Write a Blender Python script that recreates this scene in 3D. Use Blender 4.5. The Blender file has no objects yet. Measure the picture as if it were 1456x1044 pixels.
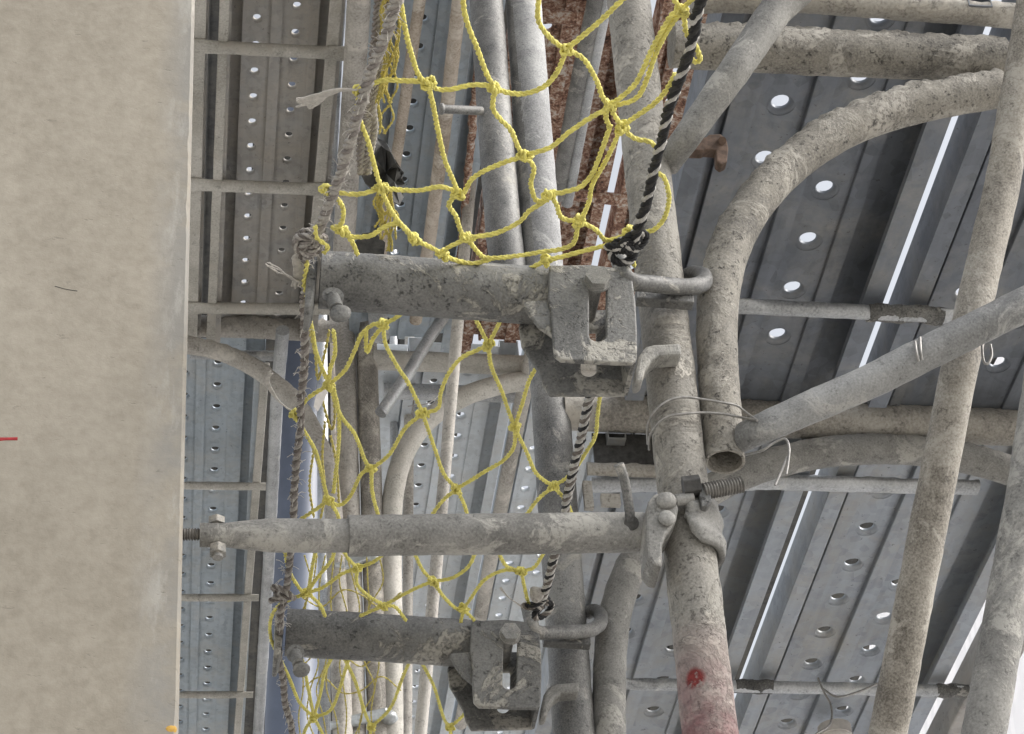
import bpy, math, random
from mathutils import Vector, Matrix, noise
random.seed(7)
S = bpy.context.scene
COL = S.collection
V = Vector
PI = math.pi

# ------------------------------------------------------------------ camera frame
# world: X across the scaffold, Y along the deck planks (away from the viewer), Z up; lens at the origin
F = 3263.0
Yc = V((-508, -2700, F)).normalized()
Zc = V((-300, 4000, F)).normalized()
Xc = V((Yc.y*Zc.z-Yc.z*Zc.y, Yc.z*Zc.x-Yc.x*Zc.z, Yc.x*Zc.y-Yc.y*Zc.x))
if Xc.x < 0: Xc = -Xc

def at(px, py, x=None, y=None, z=None):
    """measured pixel -> world point on the plane x=, y= or z="""
    v = V(((px-728)/F, (522-py)/F, 1))
    r = V((v.dot(Xc), v.dot(Yc), v.dot(Zc)))
    t = x/r.x if x is not None else y/r.y if y is not None else z/r.z
    return r*t

GROUND = -1.6
# ------------------------------------------------------------------ objects and tags
WL = {}
def tag(o, label=None, cat=None, group=None, kind=None):
    if label: o['label'] = label
    if cat: o['category'] = cat
    if group: o['group'] = group
    if kind: o['kind'] = kind
    return o

def thing(name, label, cat, loc, group=None):
    o = bpy.data.objects.new(name, None)
    o.empty_display_size = 0.05
    COL.objects.link(o)
    o.location = loc
    WL[o.name] = V(loc)
    return tag(o, label, cat, group)

def copy_tree(o, parent=None):
    c = o.copy(); COL.objects.link(c)
    if parent: c.parent = parent
    for ch in list(o.children): copy_tree(ch, c)
    return c

class MB:
    def __init__(s):
        s.v = []; s.f = []; s.sm = []; s.mi = []
    def add(s, vs, fs, smooth=False, mi=0):
        b = len(s.v)
        s.v += vs
        for f in fs:
            s.f.append([i+b for i in f]); s.sm.append(smooth); s.mi.append(mi)
    # ---- straight or bent tube
    def tube(s, pts, r, seg=20, step=.012, crust=0, rough=0, squash=None, open_end=0, smooth=True, mi=0, caps=True, ridge=None, cfreq=90):
        pts = resample([V(p) for p in pts], step)
        n = len(pts)
        T = tangents(pts)
        ref = V((0, 0, 1)) if abs(T[0].z) < .9 else V((1, 0, 0))
        N = (ref - T[0]*ref.dot(T[0])).normalized()
        L = [0]
        for i in range(1, n): L.append(L[-1]+(pts[i]-pts[i-1]).length)
        rings = []
        for i in range(n):
            N = (N - T[i]*N.dot(T[i])).normalized()
            B = T[i].cross(N)
            rr = r(L[i]/L[-1]) if callable(r) else r
            if ridge: rr += ridge[0]*math.sin(2*PI*L[i]/ridge[1])
            sq = squash(L[i], L[-1]) if squash else None
            ring = []
            for k in range(seg):
                a = 2*PI*k/seg
                d = N*math.cos(a)+B*math.sin(a)
                q = rr
                p = pts[i]+d*q
                if rough:
                    q += rough*noise.noise(p*60)+rough*.6*noise.noise(p*170)
                if crust:
                    up = max(0, d.z+.15)
                    q += crust*up**1.4*max(0, .35+.9*noise.noise(p*cfreq)+.6*noise.noise(p*cfreq*2.7))*(.55+.9*abs(noise.noise(p*14)))
                off = d*q
                if sq:
                    ax, fac, wide = sq
                    c = off.dot(ax)
                    lat = off-ax*c
                    latperp = lat-T[i]*lat.dot(T[i])
                    off = ax*c*fac+latperp*wide
                ring.append(pts[i]+off)
            rings.append(ring)
        vs = [p for rg in rings for p in rg]
        fs = []
        for i in range(n-1):
            for k in range(seg):
                k2 = (k+1) % seg
                fs.append((i*seg+k, i*seg+k2, (i+1)*seg+k2, (i+1)*seg+k))
        s.add(vs, fs, smooth, mi)
        if caps:
            s.add(rings[-1], [tuple(range(seg))], False, mi)
            if open_end:
                # hollow mouth at the first end
                inner = [pts[0]+(p-pts[0])*.86 for p in rings[0]]
                deep = [q+T[0]*open_end for q in inner]
                vs = rings[0]+inner+deep
                fs = []
                for k in range(seg):
                    k2 = (k+1) % seg
                    fs.append((k, seg+k, seg+k2, k2)); fs.append((seg+k, 2*seg+k, 2*seg+k2, seg+k2))
                fs.append(tuple(range(2*seg, 3*seg)))
                s.add(vs, fs, False, mi)
            else:
                s.add(list(reversed(rings[0])), [tuple(range(seg))], False, mi)
        return s
    # ---- box from centre and half axes
    def box(s, c, hx, hy, hz, ax=None, mi=0):
        c = V(c)
        X, Y, Z = ax or (V((1, 0, 0)), V((0, 1, 0)), V((0, 0, 1)))
        vs = [c+X*hx*a+Y*hy*b+Z*hz*d for d in (-1, 1) for b in (-1, 1) for a in (-1, 1)]
        s.add(vs, [(0, 2, 3, 1), (4, 5, 7, 6), (0, 1, 5, 4), (2, 6, 7, 3), (0, 4, 6, 2), (1, 3, 7, 5)], False, mi)
        return s
    # ---- outline (list of points in one plane) extruded by vector d
    def prism(s, pts, d, mi=0, holes=None):
        d = V(d); n = len(pts)
        a = [V(p) for p in pts]; b = [p+d for p in a]
        s.add(a+b, [tuple(range(n)), tuple(range(2*n-1, n-1, -1))]+[(i, n+i, n+(i+1) % n, (i+1) % n) for i in range(n)], False, mi)
        return s
    def cyl(s, p, q, r, seg=24, mi=0, smooth=True):
        p, q = V(p), V(q)
        T = (q-p).normalized()
        ref = V((0, 0, 1)) if abs(T.z) < .9 else V((1, 0, 0))
        N = T.cross(ref).normalized(); B = T.cross(N)
        a = [p+(N*math.cos(2*PI*k/seg)+B*math.sin(2*PI*k/seg))*r for k in range(seg)]
        b = [v+(q-p) for v in a]
        s.add(a+b, [(k, (k+1) % seg, seg+(k+1) % seg, seg+k) for k in range(seg)], smooth and seg > 8, mi)
        s.add(list(reversed(a)), [tuple(range(seg))], False, mi); s.add(b, [tuple(range(seg))], False, mi)
        return s
    def ball(s, c, r, seg=14, sq=(1, 1, 1), lump=0, mi=0):
        c = V(c); rows = seg//2; vs = []
        for i in range(rows+1):
            th = PI*i/rows
            for k in range(seg):
                a = 2*PI*k/seg
                d = V((math.sin(th)*math.cos(a)*sq[0], math.sin(th)*math.sin(a)*sq[1], math.cos(th)*sq[2]))
                q = r*(1+lump*noise.noise((c+d*r)*120))
                vs.append(c+d*q)
        fs = [(i*seg+k, (i+1)*seg+k, (i+1)*seg+(k+1) % seg, i*seg+(k+1) % seg) for i in range(rows) for k in range(seg)]
        s.add(vs, fs, True, mi)
        return s
    # ---- laid rope of twisted strands
    def rope(s, pts, R, nstr=2, pitch=.016, seg=6, mis=(0,), step=None, fuzz=0):
        pts = resample(smoothpath([V(p) for p in pts]), step or pitch/7)
        if len(pts) < 2: return s
        T = tangents(pts)
        ref = V((0, 0, 1)) if abs(T[0].z) < .9 else V((1, 0, 0))
        N = (ref-T[0]*ref.dot(T[0])).normalized()
        ph = random.random()*6; L = 0
        rs = [[] for _ in range(nstr)]
        for i, p in enumerate(pts):
            if i: L += (p-pts[i-1]).length
            N = (N-T[i]*N.dot(T[i])).normalized(); B = T[i].cross(N)
            for k in range(nstr):
                a = ph+2*PI*(L/pitch+k/nstr)
                c = p+(N*math.cos(a)+B*math.sin(a))*R*.48
                rr = R*(.60+fuzz*noise.noise(p*300+V((k, 0, 0))))
                rs[k].append([c+(N*math.cos(a+2*PI*j/seg)+B*math.sin(a+2*PI*j/seg))*rr for j in range(seg)])
        for k in range(nstr):
            n = len(rs[k])
            vs = [q for rg in rs[k] for q in rg]
            fs = [(i*seg+j, i*seg+(j+1) % seg, (i+1)*seg+(j+1) % seg, (i+1)*seg+j) for i in range(n-1) for j in range(seg)]
            fs += [tuple(range(seg-1, -1, -1)), tuple(range((n-1)*seg, n*seg))]
            s.add(vs, fs, True, mis[k % len(mis)])
        return s
    def knot(s, c, R, r, axis, n=3):
        c = V(c); axis = V(axis).normalized()
        a = axis.orthogonal().normalized(); b = axis.cross(a)
        for i in range(n):
            d = (axis+a*random.uniform(-.7, .7)+b*random.uniform(-.7, .7)).normalized()
            u = d.orthogonal().normalized(); w = d.cross(u)
            o = c+axis*(i-(n-1)/2)*r*1.3
            ring = [o+(u*math.cos(t)*R+w*math.sin(t)*R*.8)+d*math.sin(2*t)*r*.6 for t in [2*PI*k/14 for k in range(14)]]
            ring.append(ring[0])
            s.rope(ring, r, 2, .016, 6)
        return s
    def build(s, name, mat, parent=None, label=None, bevel=0, solid=0, origin=None):
        if parent: o0 = WL[parent.name]
        elif origin is not None: o0 = V(origin)
        else:
            xs = [p[0] for p in s.v]; ys = [p[1] for p in s.v]; zs = [p[2] for p in s.v]
            o0 = V(((min(xs)+max(xs))/2, (min(ys)+max(ys))/2, min(zs)))
        me = bpy.data.meshes.new(name)
        me.from_pydata([tuple(V(p)-o0) for p in s.v], [], s.f)
        for m in (mat if isinstance(mat, (list, tuple)) else [mat]): me.materials.append(m)
        me.polygons.foreach_set('use_smooth', s.sm)
        me.polygons.foreach_set('material_index', s.mi)
        me.update()
        o = bpy.data.objects.new(name, me)
        COL.objects.link(o)
        if parent:
            o.parent = parent; WL[o.name] = o0
        else:
            o.location = o0; WL[o.name] = V(o0)
        if solid:
            m = o.modifiers.new('sheet', 'SOLIDIFY'); m.thickness = solid; m.offset = 0
        if bevel:
            m = o.modifiers.new('edge', 'BEVEL'); m.width = bevel; m.segments = 2; m.limit_method = 'ANGLE'; m.angle_limit = .6
        if label: o['label'] = label
        return o

def tangents(p):
    n = len(p); T = []
    for i in range(n):
        d = p[min(i+1, n-1)]-p[max(i-1, 0)]
        T.append(d.normalized() if d.length > 1e-9 else (T[-1] if T else V((0, 0, 1))))
    return T

def smoothpath(p, sub=8):
    if len(p) < 3: return p
    q = [p[0]*2-p[1]]+p+[p[-1]*2-p[-2]]
    out = []
    for i in range(1, len(q)-2):
        a, b, c, d = q[i-1:i+3]
        for k in range(sub):
            t = k/sub
            out.append(.5*((2*b)+(c-a)*t+(2*a-5*b+4*c-d)*t*t+(3*b-a-3*c+d)*t**3))
    out.append(p[-1])
    return out

def bend(p, n=60):
    q = resample(smoothpath(p), .012)
    for _ in range(n):
        q = [q[0]]+[(q[i-1]+q[i]*2+q[i+1])/4 for i in range(1, len(q)-1)]+[q[-1]]
    return q

def resample(p, step):
    L = sum((p[i+1]-p[i]).length for i in range(len(p)-1))
    n = max(1, int(round(L/step)))
    out = [p[0].copy()]; want = L/n; acc = 0
    for i in range(len(p)-1):
        a, b = p[i], p[i+1]; seg = (b-a).length
        if seg < 1e-9: continue
        while acc+seg >= want-1e-9 and len(out) < n:
            t = (want-acc)/seg
            a = a+(b-a)*t; seg = (b-a).length; acc = 0
            out.append(a.copy())
            if seg < 1e-9: break
        acc += seg
    out.append(p[-1].copy())
    return out

# ------------------------------------------------------------------ materials
def nt(name):
    m = bpy.data.materials.new(name); m.use_nodes = True
    n = m.node_tree; n.nodes.clear()
    out = n.nodes.new('ShaderNodeOutputMaterial')
    b = n.nodes.new('ShaderNodeBsdfPrincipled')
    n.links.new(b.outputs[0], out.inputs[0])
    return m, n, b
class G:
    def __init__(s, n):
        s.n = n; s.raw = n.nodes.new('ShaderNodeTexCoord').outputs['Object']
        oi = n.nodes.new('ShaderNodeObjectInfo'); m = n.nodes.new('ShaderNodeMath'); m.operation = 'MULTIPLY'; m.inputs[1].default_value = 9
        n.links.new(oi.outputs['Random'], m.inputs[0])
        a = n.nodes.new('ShaderNodeVectorMath'); a.operation = 'ADD'
        n.links.new(s.raw, a.inputs[0]); n.links.new(m.outputs[0], a.inputs[1]); s.tc = a.outputs[0]
    def L(s, a, b): s.n.links.new(a, b)
    def map(s, sc, rot=(0, 0, 0)):
        m = s.n.nodes.new('ShaderNodeMapping'); m.inputs['Scale'].default_value = sc; m.inputs['Rotation'].default_value = rot
        s.L(s.tc, m.inputs['Vector']); return m.outputs[0]
    def noise(s, scale, detail=6, rough=.6, dist=0, vec=None):
        m = s.n.nodes.new('ShaderNodeTexNoise')
        m.inputs['Scale'].default_value = scale; m.inputs['Detail'].default_value = detail
        m.inputs['Roughness'].default_value = rough; m.inputs['Distortion'].default_value = dist
        s.L(vec or s.tc, m.inputs['Vector']); return m.outputs['Fac']
    def vor(s, scale, vec=None, feat='F1'):
        m = s.n.nodes.new('ShaderNodeTexVoronoi'); m.feature = feat
        m.inputs['Scale'].default_value = scale; s.L(vec or s.tc, m.inputs['Vector'])
        return m.outputs
    def ramp(s, fac, stops):
        m = s.n.nodes.new('ShaderNodeValToRGB'); e = m.color_ramp.elements
        while len(e) < len(stops): e.new(.5)
        for i, (p, c) in enumerate(stops):
            e[i].position = p; e[i].color = (c, c, c, 1) if not hasattr(c, '__len__') else (*c, 1)
        s.L(fac, m.inputs[0]); return m.outputs[0]
    def mix(s, fac, a, b, mode='MIX'):
        m = s.n.nodes.new('ShaderNodeMix'); m.data_type = 'RGBA'; m.blend_type = mode
        for sock, v in ((m.inputs[0], fac), (m.inputs[6], a), (m.inputs[7], b)):
            if hasattr(v, 'links') or isinstance(v, bpy.types.NodeSocket): s.L(v, sock)
            elif hasattr(v, '__len__'): sock.default_value = (*v, 1)
            else: sock.default_value = v
        return m.outputs[2]
    def math(s, op, a, b=0, clamp=False):
        m = s.n.nodes.new('ShaderNodeMath'); m.operation = op; m.use_clamp = clamp
        for sock, v in ((m.inputs[0], a), (m.inputs[1], b)):
            if isinstance(v, bpy.types.NodeSocket): s.L(v, sock)
            else: sock.default_value = v
        return m.outputs[0]
    def sep(s):
        m = s.n.nodes.new('ShaderNodeSeparateXYZ'); s.L(s.raw, m.inputs[0]); return m.outputs
    def near(s, p, r0, r1):
        m = s.n.nodes.new('ShaderNodeVectorMath'); m.operation = 'DISTANCE'
        s.L(s.raw, m.inputs[0]); m.inputs[1].default_value = p
        return s.ramp(m.outputs['Value'], [(r0, 1.), (r1, 0.)])
    def bump(s, b, h, strength, dist):
        m = s.n.nodes.new('ShaderNodeBump'); m.inputs['Strength'].default_value = strength; m.inputs['Distance'].default_value = dist
        s.L(h, m.inputs['Height']); s.L(m.outputs[0], b.inputs['Normal'])

def steel(name, dark, mid, light, splash=(.46, .43, .38), amt=.5, scale=1., metal=.1, rough=.72, bump=.35, tint=None, pits=.4, edge=.07):
    m, n, b = nt(name); g = G(n)
    n1 = g.noise(30*scale, 9, .68)
    n2 = g.noise(230*scale, 5, .65)
    n3 = g.noise(7*scale, 4, .55)
    n4 = g.noise(480*scale, 3, .6)
    f = g.math('ADD', g.math('MULTIPLY', n1, .36), g.math('ADD', g.math('MULTIPLY', n4, .26), g.math('MULTIPLY', n3, .38)))
    col = g.ramp(f, [(.40, dark), (.5, mid), (.60, light)])
    scr = g.ramp(g.noise(55*scale, 3, .5, 4.), [(.485, 0.), (.5, 1.), (.515, 0.)])
    col = g.mix(g.math('MULTIPLY', scr, .28), col, dark)
    sp = g.ramp(g.noise(17*scale, 8, .72, .8), [(.60-.12*amt, 0.), (.60+edge-.12*amt, 1.)])
    sp = g.math('MULTIPLY', sp, g.ramp(n2, [(.34, .2), (.5, 1.)]))
    col = g.mix(g.math('MULTIPLY', sp, .85), col, splash)
    pit = g.ramp(g.noise(120*scale, 4, .8), [(.33, 1.), (.41, 0.)])
    col = g.mix(g.math('MULTIPLY', pit, pits), col, tuple(c*.5 for c in dark))
    if tint: col = tint(g, col)
    g.L(col, b.inputs['Base Color'])
    b.inputs['Metallic'].default_value = metal
    g.L(g.ramp(n1, [(.3, rough-.15), (.7, min(1, rough+.12))]), b.inputs['Roughness'])
    h = g.math('ADD', g.math('MULTIPLY', n2, .5), g.math('ADD', g.math('MULTIPLY', sp, .5), g.math('MULTIPLY', pit, -.6)))
    g.bump(b, h, bump, .0025/scale)
    return m

def zinc(name, base, var=.18, dust=None, damt=.4, rough=.45, metal=.5, rust=0, streak=True):
    m, n, b = nt(name); g = G(n)
    st = g.noise(1, 6, .6, 0, g.map((60, 2.2, 60)))
    n1 = g.noise(14, 7, .62); n2 = g.noise(170, 4, .6)
    cell = g.vor(75)['Color']
    bw = n.nodes.new('ShaderNodeRGBToBW'); g.L(cell, bw.inputs[0])
    f = g.math('ADD', g.math('MULTIPLY', st, .40), g.math('ADD', g.math('MULTIPLY', n1, .42), g.math('MULTIPLY', bw.outputs[0], .18)))
    lo = tuple(c*(1-var*1.6) for c in base); hi = tuple(min(1, c*(1+var)) for c in base)
    col = g.ramp(f, [(.38, lo), (.5, base), (.62, hi)])
    if dust:
        d = g.ramp(g.noise(9, 8, .68, .5), [(.5-.25*damt, 0.), (.72-.2*damt, 1.)])
        d = g.math('MULTIPLY', d, g.ramp(n2, [(.3, .45), (.6, 1.)]))
        col = g.mix(g.math('MULTIPLY', d, .85), col, dust)
    spk = g.ramp(g.noise(95, 3, .8), [(.29, 1.), (.35, 0.)])
    col = g.mix(g.math('MULTIPLY', spk, .6), col, (.06, .055, .05))
    g.L(col, b.inputs['Base Color'])
    b.inputs['Metallic'].default_value = metal
    g.L(g.ramp(g.math('ADD', g.math('MULTIPLY', n1, .6), g.math('MULTIPLY', n2, .4)), [(.3, rough-.1), (.7, rough+.2)]), b.inputs['Roughness'])
    g.bump(b, g.math('ADD', g.math('MULTIPLY', n2, .4), g.math('MULTIPLY', n1, .6)), .25, .002)
    return m

def rust_mat(name):
    m, n, b = nt(name); g = G(n)
    n1 = g.noise(40, 9, .75, .4); n2 = g.noise(160, 5, .7)
    f = g.math('ADD', g.math('MULTIPLY', n1, .6), g.math('MULTIPLY', n2, .4))
    col = g.ramp(f, [(.39, (.05, .03, .024)), (.45, (.17, .085, .058)), (.50, (.31, .18, .125)), (.54, (.43, .32, .25)), (.59, (.56, .52, .48))])
    g.L(col, b.inputs['Base Color']); b.inputs['Roughness'].default_value = .9
    g.bump(b, f, .6, .003)
    return m

def plain(name, col, rough=.8, var=.25, scale=60, metal=0, bump=.3):
    m, n, b = nt(name); g = G(n)
    f = g.noise(scale, 7, .65)
    g.L(g.ramp(f, [(.3, tuple(c*(1-var) for c in col)), (.7, tuple(min(1, c*(1+var)) for c in col))]), b.inputs['Base Color'])
    b.inputs['Roughness'].default_value = rough; b.inputs['Metallic'].default_value = metal
    g.bump(b, f, bump, .001)
    return m

M = {}
M['tube'] = steel('dusty_steel', (.145, .141, .132), (.245, .239, .224), (.345, .338, .318), splash=(.44, .425, .39), amt=.62, edge=.06, bump=.45)
M['tube_pale'] = steel('pale_dusty_steel', (.20, .185, .165), (.37, .345, .305), (.50, .475, .43), splash=(.55, .51, .45), amt=.7, scale=.6)
M['galv'] = steel('cool_galvanised', (.15, .15, .147), (.245, .245, .24), (.345, .345, .338), splash=(.42, .41, .39), amt=.45, metal=.2, rough=.6, bump=.3, edge=.08)
M['tube_dark'] = steel('grey_worn_steel', (.09, .09, .088), (.19, .187, .18), (.32, .315, .30), splash=(.42, .40, .36), amt=.35, metal=.25, rough=.6)
M['crust'] = steel('cement_crusted_steel', (.10, .092, .08), (.25, .232, .20), (.38, .355, .31), amt=.8, bump=.9, pits=.8)
M['bracket'] = steel('bracket_steel', (.085, .085, .083), (.165, .164, .158), (.25, .248, .238), splash=(.44, .42, .375), amt=.62, metal=.2, rough=.6, bump=.9, edge=.035, pits=.6)
M['bright'] = steel('bright_galvanised', (.26, .265, .27), (.42, .43, .44), (.58, .59, .60), splash=(.60, .60, .58), amt=.3, metal=.45, rough=.5, scale=.7, pits=.35)
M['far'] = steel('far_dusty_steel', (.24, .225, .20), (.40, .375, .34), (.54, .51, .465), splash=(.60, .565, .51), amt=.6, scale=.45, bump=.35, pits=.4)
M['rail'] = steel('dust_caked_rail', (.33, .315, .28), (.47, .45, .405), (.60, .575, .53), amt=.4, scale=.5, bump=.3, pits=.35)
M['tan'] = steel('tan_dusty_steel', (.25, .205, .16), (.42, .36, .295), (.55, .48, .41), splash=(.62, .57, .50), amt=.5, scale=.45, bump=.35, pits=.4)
def redtint(g, col):
    z = g.sep()[2]   # worn red paint low on the post
    mr = g.n.nodes.new('ShaderNodeMapRange'); g.L(z, mr.inputs[0])
    mr.inputs[1].default_value = REDZ+.075; mr.inputs[2].default_value = REDZ-.03
    f = g.math('MULTIPLY', mr.outputs[0], g.ramp(g.noise(26, 7, .7), [(.34, .35), (.58, .95)]))
    col = g.mix(f, col, (.235, .115, .118))
    return g.mix(g.math('MULTIPLY', g.near(REDP, .0085, .0105), g.ramp(g.noise(110, 5, .7), [(.40, 0.), (.47, 1.)])), col, (.21, .025, .022))
M['zinc_near'] = zinc('shaded_zinc_sheet', (.165, .18, .205), .16, (.30, .295, .28), .15, metal=.4)  # near-deck copy of the zinc, its shade put into the colour
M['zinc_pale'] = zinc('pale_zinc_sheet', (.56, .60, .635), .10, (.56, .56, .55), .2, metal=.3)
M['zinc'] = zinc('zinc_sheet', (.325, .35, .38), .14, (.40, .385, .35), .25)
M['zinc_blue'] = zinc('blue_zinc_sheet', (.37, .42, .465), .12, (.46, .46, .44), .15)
M['zinc_dust'] = zinc('dusty_zinc_sheet', (.37, .365, .355), .20, (.47, .43, .375), .6, .6, .2)
M['zinc_shade'] = zinc('zinc_shade_sheet', (.075, .075, .075), .25, (.16, .15, .13), .2, .7, .1)  # zinc darkened to stand for the shaded undersides of upper decks
M['rust'] = rust_mat('flaking_rust')
M['rustiron'] = plain('rusty_iron', (.12, .08, .06), .85, .6, 90)
M['mud'] = steel('dark_mud', (.035, .034, .033), (.10, .098, .092), (.22, .215, .20), splash=(.40, .385, .35), amt=.45, bump=.9, edge=.03)
M['dark'] = plain('dark_iron', (.075, .073, .07), .6, .5, 120, .4)
M['thread'] = plain('threaded_steel', (.20, .19, .175), .5, .4, 150, .5)
M['bolt'] = steel('bolt_steel', (.15, .15, .145), (.28, .275, .26), (.42, .41, .39), amt=.5, metal=.25, rough=.55, scale=1.6)
M['wire'] = plain('tie_wire', (.30, .29, .275), .45, .3, 200, .5)
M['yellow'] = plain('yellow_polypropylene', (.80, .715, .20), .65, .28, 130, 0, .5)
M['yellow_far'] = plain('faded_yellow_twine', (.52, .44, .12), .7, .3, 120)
M['ropeblack'] = plain('black_strand', (.012, .012, .014), .65, .5, 300)
M['soilblack'] = plain('soiled_black_strand', (.035, .034, .033), .8, .6, 200)
M['ropewhite'] = plain('white_strand', (.47, .455, .43), .85, .35, 250)
M['ropegrey'] = plain('dusty_grey_strand', (.40, .375, .345), .95, .35, 300)
M['ropedark'] = plain('soiled_strand', (.17, .15, .135), .95, .5, 300)
M['ropepink'] = plain('soiled_brown_strand', (.27, .245, .23), .95, .4, 300)
M['cord'] = plain('frayed_pale_cord', (.50, .475, .44), .95, .25, 200)
M['scrap'] = plain('torn_black_sheet', (.045, .043, .038), .75, .7, 55)
M['pvc'] = plain('blue_grey_pipe_paint', (.12, .14, .19), .42, .12, 12, 0, .1)
M['cap'] = plain('white_plastic', (.62, .58, .54), .6, .15, 90)
M['clip'] = plain('clean_zinc', (.50, .52, .52), .35, .3, 60, .6)
M['redpaint'] = plain('red_paint', (.36, .03, .035), .8, .3, 200)
M['ochre'] = plain('ochre_stain', (.50, .30, .07), .9, .4, 150)

def wall_mat():
    m, n, b = nt('concrete_wall'); g = G(n)
    n1 = g.noise(2.2, 8, .62); n2 = g.noise(75, 6, .68); n3 = g.noise(1, 7, .6, .3, g.map((16, 16, 1.6))); n4 = g.noise(1, 5, .7, 0, g.map((60, 60, 190)))
    f = g.math('ADD', g.math('MULTIPLY', n1, .42), g.math('ADD', g.math('MULTIPLY', n2, .40), g.math('MULTIPLY', n3, .18)))
    col = g.ramp(f, [(.38, (.262, .232, .186)), (.5, (.328, .294, .240)), (.62, (.388, .350, .290))])
    # damp grey band and pale laitance along the corner
    x = g.sep()[0]
    mr = g.n.nodes.new('ShaderNodeMapRange'); g.L(x, mr.inputs[0]); mr.inputs[1].default_value = .308; mr.inputs[2].default_value = .336
    band = g.math('MULTIPLY', mr.outputs[0], g.ramp(g.noise(14, 8, .7), [(.36, 0.), (.58, .85)]))
    col = g.mix(band, col, (.27, .26, .24))
    pale = g.math('MULTIPLY', mr.outputs[0], g.ramp(g.noise(1, 8, .75, 0, g.map((30, 30, 9))), [(.52, 0.), (.64, .6)]))
    col = g.mix(pale, col, (.47, .45, .41))
    nick = g.ramp(n4, [(.29, 1.), (.36, 0.)])
    col = g.mix(g.math('MULTIPLY', nick, .4), col, (.17, .155, .13))
    g.L(col, b.inputs['Base Color']); b.inputs['Roughness'].default_value = .9
    g.bump(b, g.math('ADD', n2, g.math('MULTIPLY', nick, -.6)), .35, .002)
    return m
M['wall'] = wall_mat()

def tarp_mat():
    m, n, b = nt('white_mesh_sheet'); g = G(n)
    w = g.n.nodes.new('ShaderNodeTexWave'); w.inputs['Scale'].default_value = 60; g.L(g.map((1, 1, 1), (.6, 0, 0)), w.inputs[0])
    g.L(g.ramp(w.outputs['Fac'], [(.2, (.66, .67, .69)), (.6, (.84, .84, .85))]), b.inputs['Base Color'])
    b.inputs['Roughness'].default_value = .8
    t = g.n.nodes.new('ShaderNodeBsdfTranslucent'); t.inputs[0].default_value = (.9, .9, .92, 1)
    mx = g.n.nodes.new('ShaderNodeMixShader'); mx.inputs[0].default_value = .6
    g.L(b.outputs[0], mx.inputs[1]); g.L(t.outputs[0], mx.inputs[2])
    out = [q for q in n.nodes if q.type == 'OUTPUT_MATERIAL'][0]
    g.L(mx.outputs[0], out.inputs[0])
    return m
M['tarp'] = tarp_mat()
M['ground'] = plain('bounce_ground', (.43, .415, .385), .95, .2, .8)

# ------------------------------------------------------------------ setting
g = MB(); g.add([V((-80, -80, GROUND)), V((80, -80, GROUND)), V((80, 80, GROUND)), V((-80, 80, GROUND))], [(0, 1, 2, 3)])  # unseen pale ground, added to bounce light up onto the undersides
tag(g.build('ground', M['ground'], origin=(0, 0, GROUND)), kind='structure')

# concrete wall: front face towards the viewer, corner at its right edge
def wx(z): return -.0235-.0112*(z-1.28)/.8*1.0
w = MB()
zb, zt, ch = GROUND, 4.6, .0025
def wv(x, y, z): return V((x, y, z))
prof = [(-1.7, 1.5), (-ch, 1.5), (0, 1.5+ch), (0, 1.615), (-1.7, 1.615)]
bot = [wv(a+(wx(zb) if a > -1 else 0), b, zb) for a, b in prof]
top = [wv(a+(wx(zt) if a > -1 else 0), b, zt) for a, b in prof]
n = 5
lv = 700; rows_ = []
for k in range(lv+1):
    z = zb+(zt-zb)*k/lv; row = []
    chip = max(0, noise.noise(V((0, 0, z*38)))-.25)*.003+abs(noise.noise(V((3, 0, z*160))))*.0009
    for i, (a, b_) in enumerate(prof):
        x = a+(wx(z) if a > -1 else 0)
        if i == 1: x -= chip
        if i == 2: b_ += chip
        row.append(V((x, b_, z)))
    rows_ += row
w.add(rows_, [(k*n+i, k*n+(i+1) % n, (k+1)*n+(i+1) % n, (k+1)*n+i) for k in range(lv) for i in range(n)]+[tuple(range(n-1, -1, -1)), tuple(range(lv*n, lv*n+n))])
wall = w.build('concrete_wall', M['wall'], origin=(-.37, 1.5, GROUND))
tag(wall, 'smooth beige concrete wall edge filling the left side of the view', 'wall')
q = MB(); a, b_ = at(-8, 625, y=1.5), at(25, 624, y=1.5)
q.tube([a, b_], .0019, 8, .004, rough=.0006, squash=lambda l, t: (V((0, 1, 0)), .25, 1))
q.build('paint_mark', M['redpaint'], wall, label='short red paint dash on the wall')
q = MB(); q.tube(smoothpath([at(78, 407, y=1.5), at(92, 411, y=1.5), at(110, 414, y=1.5)]), .00035, 6, .003)
q.build('scratch', M['dark'], wall)
q = MB(); q.ball(at(242, 1037, y=1.501), .0045, 12, (1, .3, .8), .5)
q.build('stain', M['ochre'], wall, label='small ochre lump at the wall corner')

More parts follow.
